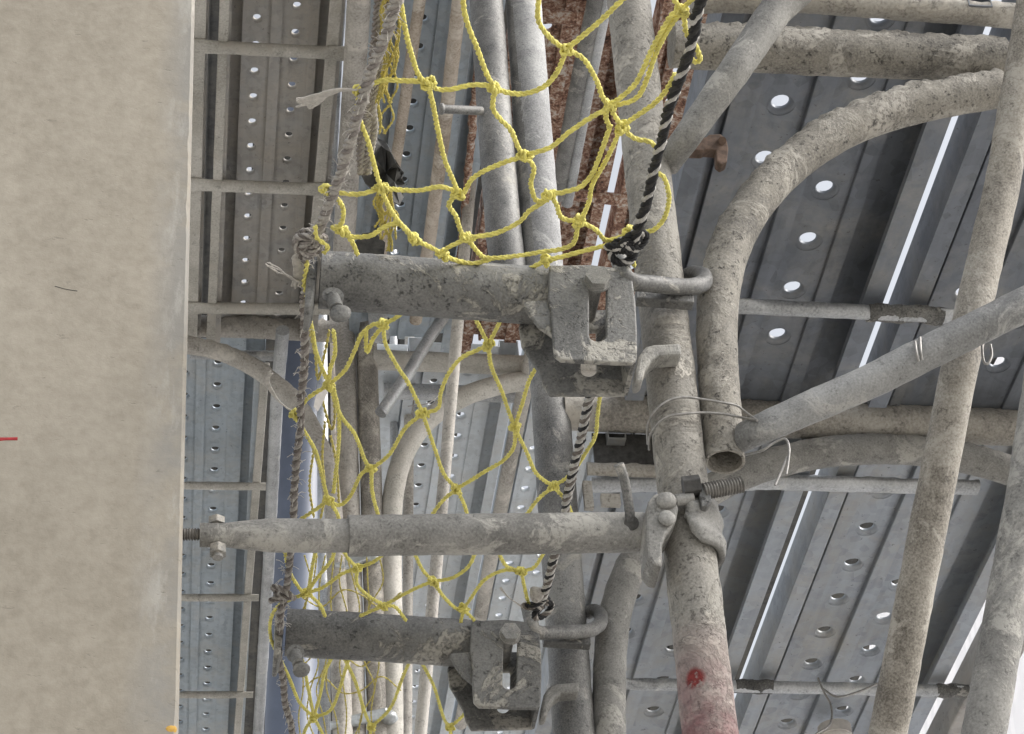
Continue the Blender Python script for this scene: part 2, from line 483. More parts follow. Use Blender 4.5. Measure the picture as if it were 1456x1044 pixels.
# ------------------------------------------------------------------ perforated deck planks
def plank(label, x0, z, y0, y1, w, rows, mat, phase=(0, .5), pitch=.0872, hole=.0102, group='perforated steel deck planks', name='deck_plank', lip=.048, holes=True, seg=16, rec=.014, notch=0):
    mb = MB()
    rib = .009; hs = .029     # half width of a perforated strip
    r1, r2 = rows
    cuts = [(.0, .046, rec), (.046, r1-hs, -rib*.6), (r1-hs, r1+hs, 0, 0), (r1+hs, r2-hs, -rib), (r2-hs, r2+hs, 0, 1), (r2+hs, w-.046, -rib*.6), (w-.046, w, rec)]
    strips = []
    u = 0
    for c in cuts:
        a, b_ = max(c[0], u), c[1]
        if b_-a < .003: continue
        strips.append((a, b_, c[2], c[3] if len(c) > 3 else None)); u = b_
    P = lambda u, y, dz: V((x0+u, y, z+dz))
    prev = None
    for (a, b_, dz, row) in strips:
        if prev is not None:       # riser between strips
            mb.add([P(a, y0, prev), P(a, y1, prev), P(a, y1, dz), P(a, y0, dz)], [(0, 1, 2, 3)])
        prev = dz
        if row is None or not holes:
            mb.add([P(a, y0, dz), P(b_, y0, dz), P(b_, y1, dz), P(a, y1, dz)], [(0, 1, 2, 3)])
            continue
        uc = rows[row]
        ys = []; k = 0
        yy = y0+pitch*(.15+phase[row])
        while yy+pitch/2 < y1-.01:
            if yy-pitch/2 > y0+.005: ys.append(yy)
            yy += pitch
        ylo = ys[0]-pitch/2; yhi = ys[-1]+pitch/2
        for ya, yb in ((y0, ylo), (yhi, y1)):
            mb.add([P(a, ya, dz), P(b_, ya, dz), P(b_, yb, dz), P(a, yb, dz)], [(0, 1, 2, 3)])
        for yc in ys:
            cell = []
            for k in range(seg):
                t = 2*PI*k/seg
                cx, sy = math.cos(t), math.sin(t)
                s = 1/max(abs(cx), abs(sy))
                uu, vv = cx*s, sy*s
                cell.append(P(uc+(uu*(b_-uc) if uu > 0 else uu*(uc-a)), yc+vv*pitch/2, dz))
            ringA = [P(uc+math.cos(2*PI*k/seg)*hole*1.6, yc+math.sin(2*PI*k/seg)*hole*1.6, dz) for k in range(seg)]
            ringB = [P(uc+math.cos(2*PI*k/seg)*hole*1.12, yc+math.sin(2*PI*k/seg)*hole*1.12, dz+.0045) for k in range(seg)]
            ringC = [P(uc+math.cos(2*PI*k/seg)*hole, yc+math.sin(2*PI*k/seg)*hole, dz+.0075) for k in range(seg)]
            vs = cell+ringA+ringB+ringC
            fs = [(k, (k+1) % seg, seg+(k+1) % seg, seg+k) for k in range(seg)]
            mb.add(vs, fs)
            fs = []
            for ring in (1, 2):
                fs += [(ring*seg+k, ring*seg+(k+1) % seg, (ring+1)*seg+(k+1) % seg, (ring+1)*seg+k) for k in range(seg)]
            mb.add(vs, fs, True)
    root = mb.build(name, mat, solid=.0014, origin=(x0+w/2, (y0+y1)/2, z))
    tag(root, label, 'deck plank', group)
    for side in (0, 1):      # folded edge: side wall and returned lip
        e = MB()
        ux = 0 if side == 0 else w
        lx = .022 if side == 0 else w-.024
        ye = y1-notch
        e.add([P(ux, y0, rec), P(ux, ye, rec), P(ux, ye, -lip), P(ux, y0, -lip), P(lx, ye, -lip), P(lx, y0, -lip), P(lx, ye, -lip+.008), P(lx, y0, -lip+.008)],
              [(0, 1, 2, 3), (3, 2, 4, 5), (5, 4, 6, 7)])
        e.build('folded_edge', mat, root, solid=.0016)
    return root

D1 = 1.80
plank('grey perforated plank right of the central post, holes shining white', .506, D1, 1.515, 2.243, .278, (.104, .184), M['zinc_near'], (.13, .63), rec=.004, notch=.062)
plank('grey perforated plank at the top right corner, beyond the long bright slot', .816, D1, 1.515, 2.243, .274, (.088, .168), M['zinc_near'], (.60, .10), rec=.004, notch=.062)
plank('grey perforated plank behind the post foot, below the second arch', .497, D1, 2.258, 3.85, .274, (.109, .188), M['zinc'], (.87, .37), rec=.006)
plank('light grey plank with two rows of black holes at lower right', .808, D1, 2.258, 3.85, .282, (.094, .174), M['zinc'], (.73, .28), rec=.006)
e = MB(); e.box((1.152, 3.07, 1.765), .026, .78, .028)
tag(e.build('edge_beam', M['zinc_dust'], bevel=.003), 'grey box beam along the outer plank edge beside the white sheet', 'beam')

D2 = 3.55
plank('dusty brown grey plank ladder right beside the concrete wall', -.009, D2, 2.35, 4.20, .247, (.075, .155), M['zinc_dust'], (.35, .83), .0745, .0078, lip=.062, rec=.03)
plank('dusty plank half hidden behind the wall corner, upper left', -.283, D2, 2.35, 4.20, .250, (.075, .155), M['zinc_dust'], (.2, .7), .0745, .0092)
plank('clean blue grey plank seen between the yellow net and the tan pipe', .315, D2, 2.35, 4.20, .247, (.090, .165), M['zinc_blue'], (.3, .8), .08, .0092)
plank('rust flaked deck plank between the paired grey posts and central post', .585, D2, 2.35, 4.20, .268, (.080, .165), M['rust'], (.2, .7), .09, .011)
plank('rust flaked deck plank right behind the central post', .885, D2, 2.35, 4.20, .200, (.075, .13), M['rust'], (.4, .9), .09, .010)
plank('blue grey plank at lower left between the wall and the ladder bars', -.145, D2, 4.22, 6.55, .266, (.075, .155), M['zinc_blue'], (.55, .05), .0865, .0095, lip=.06, rec=.03)
plank('blue grey plank mostly behind the concrete wall, lower left', -.420, D2, 4.22, 6.55, .266, (.075, .155), M['zinc_blue'], (.2, .7), .0865, .0095)
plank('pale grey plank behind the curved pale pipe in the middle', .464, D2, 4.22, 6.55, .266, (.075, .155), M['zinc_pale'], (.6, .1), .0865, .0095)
xs = .745
lab = ['grey plank with pinprick lit holes behind the slanted middle tube', 'grey plank high behind the second post', 'grey far plank above the crossing tubes at right', None, 'grey far plank above the lower right deck slot', 'grey far plank above the white sheet']
for i, x0 in enumerate((.745, 1.018, 1.290, None, 1.615, 1.89)):
    if x0 is None: continue
    plank(lab[i], x0, D2, 4.22, 7.3, .266, (.075, .155), M['zinc_pale' if i == 0 else 'zinc_shade'], (.6, .1), .0865, .0095, seg=8, holes=(i < 1))
for i, (x0, ys_) in enumerate(((-.74, 4.5), (-.46, 4.5), (-.195, 4.5), (.105, 5.3), (.385, 4.35), (.66, 4.35))):  # topmost deck also in the shade tone, so holes below read dark
    plank(['farthest left', 'second from left', 'third from left', 'third from right', 'second from right', 'farthest right'][i]+' dark plank of the topmost deck above the ladder bars', x0, 5.35, ys_, 10.5, .262, (.09, .18), M['zinc_shade'], name='deck_plank', holes=False)

# ------------------------------------------------------------------ tube helpers
def tub(mb, pts, r, **k): mb.tube(pts, r, **k); return mb
def flat2(axis, fac, wide, length):   # flatten both ends
    ax = V(axis).normalized()
    def f(l, t):
        d = min(l, t-l); s = min(1, max(0, (d-length*.5)/(length*.7))); s = s*s*(3-2*s)
        return (ax, fac+(1-fac)*s, wide+(1-wide)*s)
    return f

# ---- near arch frame
AY = 1.55
a0, a1 = at(905, 100, y=AY), at(1005, 1000, y=AY)
ax = (a1-a0).normalized()
stop, sbot = a0-ax*.32, a0+ax*((a0.z-GROUND)/-ax.z)
REDL = at(985, 1000, y=AY); RED = at(985, 961, y=AY-.022)
fr = thing('scaffold_frame', 'near cement splashed arch frame with central post reddened at its foot', 'scaffold frame', (sbot.x, AY, GROUND), 'welded arch frames of the scaffold')
REDZ = REDL.z-GROUND; REDP = tuple(RED-WL[fr.name])
M['post'] = steel('splashed_post_steel', (.17, .158, .138), (.29, .275, .245), (.40, .38, .34), amt=.75, bump=.9, edge=.05, pits=.55, tint=redtint)
MB().tube([sbot, stop], .0222, 36, .006, rough=.0007).build('post', M['post'], fr)
arch = [(1031, 657), (1024, 570), (1018, 490), (1018, 430), (1026, 380), (1046, 325), (1079, 277), (1112, 242), (1154, 208), (1206, 178), (1262, 158), (1320, 144), (1370, 135), (1424, 127)]
MB().tube(bend([at(x, y, y=AY) for x, y in arch], 25), lambda t: .0174+.0018*min(1, t*3), 36, .004, crust=.0075, rough=.0005, open_end=.05).build('arch_tube', M['crust'], fr)
MB().tube([at(955, 64, y=AY), at(1050, 70, y=AY), at(1200, 77, y=AY), at(1426, 86, y=AY)], .0232, 32, .0045, crust=.007, rough=.0008).build('top_rail', M['crust'], fr)
# little retaining hook (rusty) on the post
yl = 1.535
lk = MB().prism([at(x, y, y=yl) for x, y in ((975, 196), (1003, 195), (1008, 191), (1024, 190), (1033, 197), (1036, 210), (1034, 230), (1026, 234), (1019, 229), (1018, 213), (1002, 212), (1000, 214), (975, 213))], (0, .012, 0))
o = lk.build('brace_latch', M['rustiron'], fr, bevel=.002, label='small rusty latch hook on the post')
MB().cyl(at(1027, 200, y=yl-.004), at(1027, 200, y=yl), .004, 12).build('rivet', M['rustiron'], o)

# ---- second arch frame
BY = 2.25
s0, s1 = at(742, 0, y=BY), at(813, 1000, y=BY)
sx = (s1-s0).normalized()
fr2 = thing('scaffold_frame', 'second grey arch frame behind the near one, its arch crossing at right', 'scaffold frame', (.418, BY, GROUND), 'welded arch frames of the scaffold')
MB().tube([s0+sx*((s0.z-GROUND)/-sx.z), s0-sx*.9], .0243, 32, .01, rough=.0006).build('post', M['tube_dark'], fr2)
arch2 = [(866, 1150), (866, 1044), (866, 960), (868, 900), (875, 860), (884, 830), (898, 798), (920, 768), (955, 735), (1000, 702), (1050, 675), (1110, 654), (1180, 642), (1250, 637), (1316, 641), (1385, 653), (1445, 670), (1520, 705), (1580, 760)]
a2 = bend([at(x, y, y=BY) for x, y in arch2], 25); a2.insert(0, V((a2[0].x, BY, 0.9)))
MB().tube(a2, .0193, 28, .007, crust=.003, rough=.0006).build('arch_tube', M['tube'], fr2)
MB().tube([at(800, 586, y=BY), at(1640, 616, y=BY)], .0235, 28, .008, crust=.0045, rough=.0007).build('top_rail', M['tube_pale'], fr2)
rp = at(1590, 500, y=BY); MB().tube([V((rp.x, BY, GROUND)), V((rp.x, BY, 2.4))], .0243, 20, .05).build('post', M['tube_dark'], fr2)
# short plate brackets under the rail, beside the post
pb = MB()
pb.box(at(893, 640, y=2.275), .045, .002, .024)
pb.build('hook_plate', M['dark'], fr2)
pb = MB().tube([at(835, 668, y=2.235), at(960, 672, y=2.235)], .0085, 12, .006, crust=.006, rough=.001, squash=lambda l, t: (V((0, 1, 0)), .6, 1.0))
pb.box(at(836, 705, y=2.24), .0055, .004, .020); pb.box(at(868, 712, y=2.25), .012, .004, .008)
pb.build('hook_strip', M['tube_pale'], fr2)

# ---- loose leg tube of the upper frame beside the second post
fu = thing('arch_leg', 'grey tube with a short lock pin, left of its paler twin', 'scaffold tube', at(725, 430, y=2.24))
MB().tube([at(727, 432, y=2.24), at(716, 330, y=2.24), at(704, 180, y=2.24), at(690, -20, y=2.24), at(664, -330, y=2.24)], .0243, 32, .01, rough=.0006, open_end=.04).build('tube', M['tube_dark'], fu)
p0, p1 = at(685, 158, y=2.22), at(628, 155, y=2.2)
o = MB().cyl(p0, p1, .0062, 16).build('lock_pin', M['tube_dark'], fu)
MB().ball(p1, .0085, 14, (.6, 1, 1)).build('pin_head', M['tube_dark'], o)
M['twin'] = steel('scoured_galvanised', (.20, .20, .20), (.33, .33, .33), (.50, .50, .49), splash=(.52, .515, .50), amt=.5, metal=.1, rough=.8, pits=.35)
up = thing('post_sleeve', 'bright scoured galvanised post sleeve right of the grey tube with pin', 'scaffold tube', s0+sx*.55)
MB().tube([s0-sx*.88, at(776, 420, y=BY)], .0262, 32, .01, rough=.0005, open_end=.02).build('sleeve_tube', M['twin'], up)

# ---- far frames (two bays meeting at a pair of posts)
CY = 4.15
fa = thing('scaffold_frame', 'far left arch frame with curved tube ending beside the blue pipe', 'scaffold frame', at(495, 750, y=CY), 'welded arch frames of the scaffold')
t0, t1 = at(489, 430, y=CY), at(503, 1000, y=CY); d = (t1-t0).normalized()
MB().tube([t0-d*.25, t0+d*((t0.z-GROUND)/-d.z)], .0245, 24, .02, rough=.0008).build('post', M['far'], fa)
MB().tube([at(200, 462, y=CY), at(372, 468, y=CY), at(484, 474, y=CY)], .0235, 22, .009, crust=.014, rough=.001, cfreq=60).build('top_rail', M['far'], fa)
ar = [(230, 488), (290, 491), (335, 505), (375, 530), (410, 558), (437, 592), (456, 630), (468, 670), (474, 720), (478, 800), (482, 900), (486, 1000), (490, 1120)]
MB().tube(bend([at(x, y, y=CY-.03) for x, y in ar]), .0205, 22, .012, crust=.006, rough=.0008, cfreq=60).build('arch_tube', M['far'], fa)
fb = thing('scaffold_frame', 'far middle arch frame, its pale curve rising right of the twin posts', 'scaffold frame', at(530, 750, y=CY), 'welded arch frames of the scaffold')
t0, t1 = at(521, 480, y=CY), at(538, 1000, y=CY); d = (t1-t0).normalized()
MB().tube([t0-d*.03, t0+d*((t0.z-GROUND)/-d.z)], .0245, 24, .02, rough=.0008).build('post', M['tube_pale'], fb)
MB().tube([at(530, 512, y=CY), at(900, 526, y=CY)], .0235, 22, .02, crust=.004).build('top_rail', M['rail'], fb)
ar = [(558, 1100), (557, 900), (556, 780), (556, 720), (562, 675), (578, 632), (602, 598), (640, 570), (690, 550), (750, 540), (820, 538), (900, 548)]
MB().tube(bend([at(x, y, y=CY) for x, y in ar]), .0235, 22, .015, rough=.0006).build('arch_tube', M['rail'], fb)

# ---- braces
GB = 'diagonal brace tubes'
def brace(label, pts, r, mat, sq=None, **k):
    mb = MB().tube(pts, r, k.pop('seg', 26), k.pop('step', .008), rough=k.pop('rough', .0006), squash=sq, **k)
    return tag(mb.build('brace_tube', mat), label, 'brace', GB)
brace('dusty brace leaning from the top edge down to the central post', [at(1150, -28, y=1.47), at(1105, 12, y=1.475), at(1045, 100, y=1.485), at(975, 197, y=1.515), at(948, 234, y=1.55)], lambda t: .0168-.0055*max(0, t-.3), M['tube'],
      None)
bx = [(1474, -20), (1425, 265), (1363, 530), (1310, 800), (1271, 1000), (1240, 1150)]
M['brown'] = steel('brown_stained_steel', (.13, .115, .095), (.31, .285, .245), (.46, .435, .39), amt=.6)
brace('long brown stained brace crossing the right side nearly upright', [at(*p, y=yy) for p, yy in zip(bx, (1.42, 1.50, 1.54, 1.62, 1.68, 1.72))], .0168, M['brown'])
brace('brace rising rightwards from the wired arch leg, flattened at its lower end', [at(1055, 622, y=1.538), at(1090, 606, y=1.515), at(1232, 545, y=1.50), at(1400, 461, y=1.475), at(1520, 402, y=1.46)], lambda t: .0138+.0016*min(1, t*2), M['galv'],
      lambda l, t: ((V((0, 1, 0)), .35+.65*min(1, l/.07), 1.1-.1*min(1, l/.07))))
brace('thick dusty brace at the right edge in front of white sheet', [at(1490, 500, y=1.45), at(1461, 700, y=1.46), at(1407, 1000, y=1.50), at(1380, 1150, y=1.52)], .0172, M['tube'])
brace('thin pale far brace running from the net down to the bottom edge', [at(680, 140, y=3.55), at(671, 240, y=3.6), at(649, 480, y=3.7), at(630, 700, y=3.8), at(602, 1000, y=3.95), at(588, 1150, y=4.0)], .0128, M['far'], seg=18, step=.03)
brace('short grey strut slanting to the twin posts below the upper bracket', [at(541, 588, y=4.05), at(581, 530, y=4.05), at(611, 480, y=4.05), at(655, 415, y=4.05)], .0140, M['bright'], seg=18, step=.02)

# ---- ledgers along the planks (level two)
GL = 'long ledger tubes under the upper deck'
def ledger(label, pts, r, mat, **k):
    return tag(MB().tube(pts, r, 20, k.pop('step', .02), rough=.0008, **k).build('ledger_tube', mat), label, 'scaffold tube', GL)
ledger('dust coated ledger tube beside the ladder bars, upper left', [at(513, -60, z=3.42), at(508, 40, z=3.42), at(490, 330, z=3.40), at(484, 440, z=3.40)], .0238, M['far'])
ledger('white ledger tube half hidden left of dust coated ledger', [at(486, -40, z=3.50), at(477, 110, z=3.50), at(462, 430, z=3.50)], .0125, M['bright'])
ledger('slim tan ledger tube left of the blue grey plank', [at(603, -40, z=3.42), at(597, 0, z=3.42), at(565, 215, z=3.42), at(530, 440, z=3.40)], .0120, M['tan'])
ledger('knotty tan ledger tube right of the blue grey plank', [at(658, -40, z=3.40), at(653, 0, z=3.40), at(636, 150, z=3.40), at(611, 340, z=3.40), at(591, 456, z=3.40)], .0145, M['tan'])
ledger('silver ledger tube left of the blue grey pipe', [at(402, 470, z=3.42), at(394, 560, z=3.42), at(382, 800, z=3.42), at(366, 1060, z=3.42)], .0155, M['bright'])
ledger('pale slanted tube right of the pinprick lit plank', [at(764, 470, z=3.40), at(736, 600, z=3.40), at(697, 800, z=3.40), at(655, 1030, z=3.40)], .0185, M['far'])
ledger('pale grey rail tube just behind the braided left rope', [at(540, -40, z=3.48), at(530, 60, z=3.48), at(505, 340, z=3.48)], .0150, M['zinc_blue'])
ledger('grey tube leaning behind the torn black sheet', [at(517, 260, y=3.9), at(526, 340, y=3.9), at(540, 480, y=3.9)], .0215, M['bright'])
for i, (pts, r, mt, lb) in enumerate(((((853, -30), (820, 130), (792, 280)), .017, 'tube_dark', 'dark grey'), (((868, -30), (836, 130), (806, 290)), .0125, 'bright', 'bright narrow'))):
    ledger(lb+' ledger tube against the rusty deck, upper middle', [at(x, y, z=3.36) for x, y in pts], r, M[mt])
# pale edging strips between planks, upper middle
e = MB(); a, b_ = at(667, -40, z=3.48), at(617, 440, z=3.48); e.box((a+b_)/2, .011, (b_-a).length/2, .012)
tag(e.build('edge_rail', M['zinc_blue'], bevel=.002), 'pale edge rail right of the knotty tan ledger tube', 'rail')
e = MB(); a, b_ = at(684, 40, z=3.44), at(652, 400, z=3.44); e.tube([a, b_], .0085, 12, .01, rough=.003)
tag(e.build('edge_rail', M['rust']), 'rust flaked rail just left of the grey tube with pin', 'rail')

# ---- crossbars tying the planks
GC = 'flattened cross bars under the deck planks'
def crossbar(label, p, q, r, mat, ends=.05, mud=(), **k):
    mb = MB().tube([p, q], r, 16, .006, rough=.0007, squash=flat2((0, 0, 1), .45, 1.5, ends), **k)
    if mud:
        o = tag(mb.build('cross_bar', mat), label, 'cross bar', GC)
        for a, b_ in mud:
            MB().tube([p.lerp(q, a), p.lerp(q, b_)], r*1.0, 16, .003, rough=.0022, squash=lambda l, t: (V((0, 0, 1)), .95, 1.5)).build('mud_crust', M['mud'], o)
        return o
    return tag(mb.build('cross_bar', mat), label, 'cross bar', GC)
crossbar('worn cross bar with flattened dark end right of the near arch', at(1020, 434, z=1.738), at(1375, 451, z=1.738), .0092, M['bright'], mud=((.60, .90),))
crossbar('bright cross bar under the lower right deck near the white knob', at(860, 972, z=1.738), at(1382, 983, z=1.738), .0092, M['bright'], mud=((.35, .45), (.90, .985)))
def ladder(label, rails, rungs, zr, r, mat, ends, yr):
    t = thing('ladder_beam', label, 'ladder beam', (rails[0][0], yr[0], zr), 'welded ladder beams under the upper deck')
    for x, wd in rails_w(rails):
        mb = MB(); n_ = 14
        for side in (0,):
            pr = [(-wd, -.009), (wd, -.009), (wd, .009), (-wd, .009)]
            vs = []
            for i in range(n_+1):
                y = yr[0]+(yr[1]-yr[0])*i/n_
                xx = x[0]+(x[1]-x[0])*i/n_
                vs += [V((xx+a+.0012*noise.noise(V((i*.7, x[0]*9, 1))), y, zr+b+.001*noise.noise(V((i*.9, x[0]*7, 4))))) for a, b in pr]
            mb.add(vs, [(i*4+k, i*4+(k+1) % 4, i*4+4+(k+1) % 4, i*4+4+k) for i in range(n_) for k in range(4)]+[(3, 2, 1, 0), tuple(range(n_*4, n_*4+4))])
        mb.build('rail', mat, t, bevel=.002)
    for (x1, y1, x2, y2) in rungs:
        mb = MB().tube([at(x1, y1, z=zr-.012), at(x2, y2, z=zr-.012)], r, 16, .006, rough=.0007, squash=flat2((0, 0, 1), .45, 1.45, ends))
        mb.build('rung', mat, t)
    return t
def rails_w(l): return [((a, b), w_) for a, b, w_ in l]
RAILS = [(-.047, -.052, .0115), (.001, -.009, .0100), (.221, .213, .0120)]
ladder('dusty ladder beam beside the concrete wall, its rung ends flattened and slotted', RAILS, ((262, 65, 503, 77), (258, 262, 472, 270), (256, 438, 492, 440)), 3.484, .0135, M['rail'], .07, (2.9, 4.16))
ladder('grey ladder beam at lower left, crossing above and below the jack', [(.122, .098, .0100)], ((240, 690, 378, 692), (236, 850, 368, 850), (232, 988, 360, 988)), 3.48, .0105, M['rail'], .05, (4.24, 6.3))
for lbl, p, q in (('rusty cross bar low between the pale post sleeve and central post', (775, 272), (905, 287)), ('rusty cross bar at the top edge right of the pale post sleeve', (752, 22), (885, 30))):
    crossbar(lbl, at(*p, z=3.50), at(*q, z=3.50), .014, M['rust'])
e = MB().tube([at(985, 2, y=1.53), at(1137, 2, y=1.53), at(1290, 13, y=1.53), at(1445, 24, y=1.53)], .0095, 16, .005, crust=.004, rough=.0008, squash=lambda l, t: (V((0, 1, 0)), 1.5, 1))
tag(e.build('cross_bar', M['tube_pale']), 'cement crusted bar along the top right edge above the near rail', 'cross bar', GC)
e = MB().tube([at(840, 690, z=1.74), at(1100, 686, z=1.74), at(1390, 694, z=1.74)], .011, 16, .006, crust=.004, rough=.001, squash=lambda l, t: (V((0, 0, 1)), .7, 1.2))
tag(e.build('cross_bar', M['bright']), 'pale plank end bar just under the second arch', 'cross bar', GC)
e = MB().tube([at(270, 504, z=3.49), at(400, 507, z=3.49)], .012, 14, .01, crust=.004)
tag(e.build('cross_bar', M['bright']), 'pale plank end bar under the far left arch', 'cross bar', GC)
e = MB().tube([at(545, 556, z=3.49), at(740, 562, z=3.49)], .020, 14, .01, crust=.002)
tag(e.build('cross_bar', M['bright']), 'pale plank end bar under the far middle arch', 'cross bar', GC)

e = MB(); e.box((.415, 4.95, 3.53), .046, .73, .012)
tag(e.build('infill_board', M['zinc_pale'], bevel=.002), 'narrow pale infill board beside the far middle arch tube', 'board')
GP = 'upright poles far behind the net'
for lb, p, q, yy, r, mt in (('slim pale pole just left of the far pale curved tube', (592, 560), (578, 1060), 4.45, .0125, 'far'),
                            ('slim grey pole between the left rope and the far curved tube', (458, 500), (462, 1060), 5.2, .016, 'bright'),
                            ('slim dusty pole showing in the gap left of the twin posts', (476, 600), (484, 1060), 4.9, .012, 'tan'),
                            ('thin pale pole behind the strut, right of the twin posts', (566, 430), (560, 760), 4.5, .010, 'bright')):
    tag(MB().tube([at(*p, y=yy)+V((0, 0, .5)), at(*q, y=yy), V((at(*q, y=yy).x, yy, GROUND))], r, 18, .03, rough=.0006).build('pole', M[mt]), lb, 'pole', GP)
# ---- blue grey pipe
e = MB().tube([V((at(414, 1040, y=6.2).x, 6.2, GROUND)), at(414, 1040, y=6.2), at(429, 500, y=6.2), at(442, 60, y=6.2)], .082, 40, .1)
tag(e.build('drain_pipe', M['pvc']), 'smooth blue grey upright pipe behind the left rope', 'pipe')

# ------------------------------------------------------------------ wall tie jack
JY = 1.55
jk = thing('wall_tie_jack', 'horizontal telescopic jack pressing its threaded rod against the wall', 'wall jack', at(700, 758, y=JY))
jw = at(258, 760, y=JY); jw.x = wx(jw.z)-.001
MB().tube([at(914, 757, y=JY), at(495, 762, y=JY)], .0172, 36, .006, rough=.0005, open_end=.03).build('outer_tube', M['tube'], jk)
def jr(t): # inner tube tapers into a flattened nose
    return .0140 if t < .55 else .0140-.0040*min(1, (t-.55)/.28)
it = MB().tube([at(500, 762, y=JY), at(284, 761, y=JY)], jr, 32, .005, rough=.0005).build('inner_tube', M['tube'], jk)
MB().tube([at(290, 760, y=JY), jw], .0048, 20, .0004, ridge=(.0007, .0022)).build('threaded_rod', M['thread'], jk)
b1 = MB()
pz = at(308, 747, y=JY); b1.cyl(pz, pz+V((0, 0, .0062)), .0075, 6)
pz2 = at(310, 777, y=JY); b1.cyl(pz2, pz2-V((0, 0, .008)), .0075, 6); b1.cyl(pz2-V((0, 0, .008)), pz2-V((0, 0, .0115)), .0045, 14); b1.cyl(pz, pz2, .0042, 12)
b1.build('bolt', M['bolt'], jk, bevel=.0008)
pn = MB().tube(smoothpath([at(880, 660, y=1.50), at(889, 688, y=1.512), at(897, 741, y=1.533)]), .0042, 14, .004, rough=.0004)
pn.build('locking_pin', M['tube_dark'], jk)
MB().cyl(at(898, 744, y=1.5335), at(898, 744, y=1.5315), .0062, 20).build('pin_hole', M['dark'], jk)

# swivel coupler joining jack and post
cp = thing('swivel_coupler', 'forged coupler clamping the jack to the central post, threaded bolt sticking out', 'coupler', at(970, 745, y=1.53))
def cen(py):   # axis point of the post seen at this image height
    t = (py-100)/900
    return at(905+100*t, py, y=AY)
body = MB()
ol = [(919, 728), (922, 712), (930, 702), (947, 700), (960, 706), (965, 722), (962, 738), (955, 750), (947, 760), (942, 775), (941, 806), (930, 803), (921, 792), (919, 760)]
body.prism([at(x, y, y=1.516) for x, y in ol], (0, .034, 0))
body.build('saddle', M['tube'], cp, bevel=.0022)
rv = MB(); rv.ball(at(948, 712, y=1.514), .0092, 18, (1.0, .7, .8), .15); rv.ball(at(948, 737, y=1.513), .0075, 18, (1, .5, 1), .1)
rv.build('rivet', M['tube'], cp)
MB().cyl(at(915, 757, y=AY), at(921, 757, y=AY), .0160, 30).build('gap_disc', M['dark'], cp)  # dark disc put in for the shaded gap at the tube end
fl = MB(); nt_, nz = 30, 14
za, zb2 = at(985, 701, y=1.525).z, at(985, 772, y=1.525).z
vs = []
for i in range(nt_+1):
    th = math.radians(-14+185*i/nt_)
    for j in range(nz+1):
        f = j/nz
        zz = za+(zb2-za)*f
        # diagonal lower edge and rolled front edge, as forged
        if th < .12: zz = za+(zb2-za)*(f*(.55+.45*math.sqrt(max(0, (th+.245)/.365)))+.06*(.12-th)/.365)
        c = cen(745); k = (zz-a0.z)/(a1.z-a0.z); c = a0+(a1-a0)*k
        R = .0280+.0045*math.exp(-((th-.0)/.28)**2)*math.sin(PI*min(1, f*1.0))+.0032*math.exp(-((f-.33)/.13)**2)+.003*math.exp(-((f-.80)/.14)**2)
        R += .0007*noise.noise(V((th*3, f*4, 2)))
        vs.append(c+V((math.sin(th)*R, -math.cos(th)*R, zz-c.z)))
fl.add(vs, [(i*(nz+1)+j, i*(nz+1)+j+1, (i+1)*(nz+1)+j+1, (i+1)*(nz+1)+j) for i in range(nt_) for j in range(nz)], True)
o = fl.build('clamp_flap', M['tube'], cp); m_ = o.modifiers.new('sheet', 'SOLIDIFY'); m_.thickness = .0055; m_.offset = -1; m_.use_rim = True
nu = MB()
nu.cyl(at(971, 693, y=1.516), at(995, 690, y=1.514), .0095, 6); nu.build('nut', M['dark'], cp, bevel=.001)
wa = MB(); wa.prism([at(x, y, y=1.512) for x, y in ((996, 688), (1003, 686), (1009, 689), (1012, 712), (1006, 719), (998, 720), (995, 705))], (0, .014, 0)); wa.build('washer', M['bracket'], cp, bevel=.0008)
MB().cyl(at(960, 712, y=1.518), at(985, 708, y=1.518), .0052, 14).build('hinge_pin', M['tube'], cp)
MB().tube([at(1000, 699, y=1.515), at(1054, 689, y=1.515)], .0066, 20, .0004, ridge=(.0009, .0026)).build('bolt_thread', M['thread'], cp)

# ------------------------------------------------------------------ putlog bracket (built once, copied once)
PY = 1.50
br = thing('net_bracket', 'upper slotted steel bracket arm hooked to the central post', 'bracket', at(845, 440, y=PY), 'net bracket arms')
pw = [at(455, 398, y=PY), at(600, 408, y=PY), at(800, 424, y=PY)]
MB().tube(pw, .0258, 40, .006, rough=.0008, open_end=.05).build('arm_tube', M['bracket'], br)
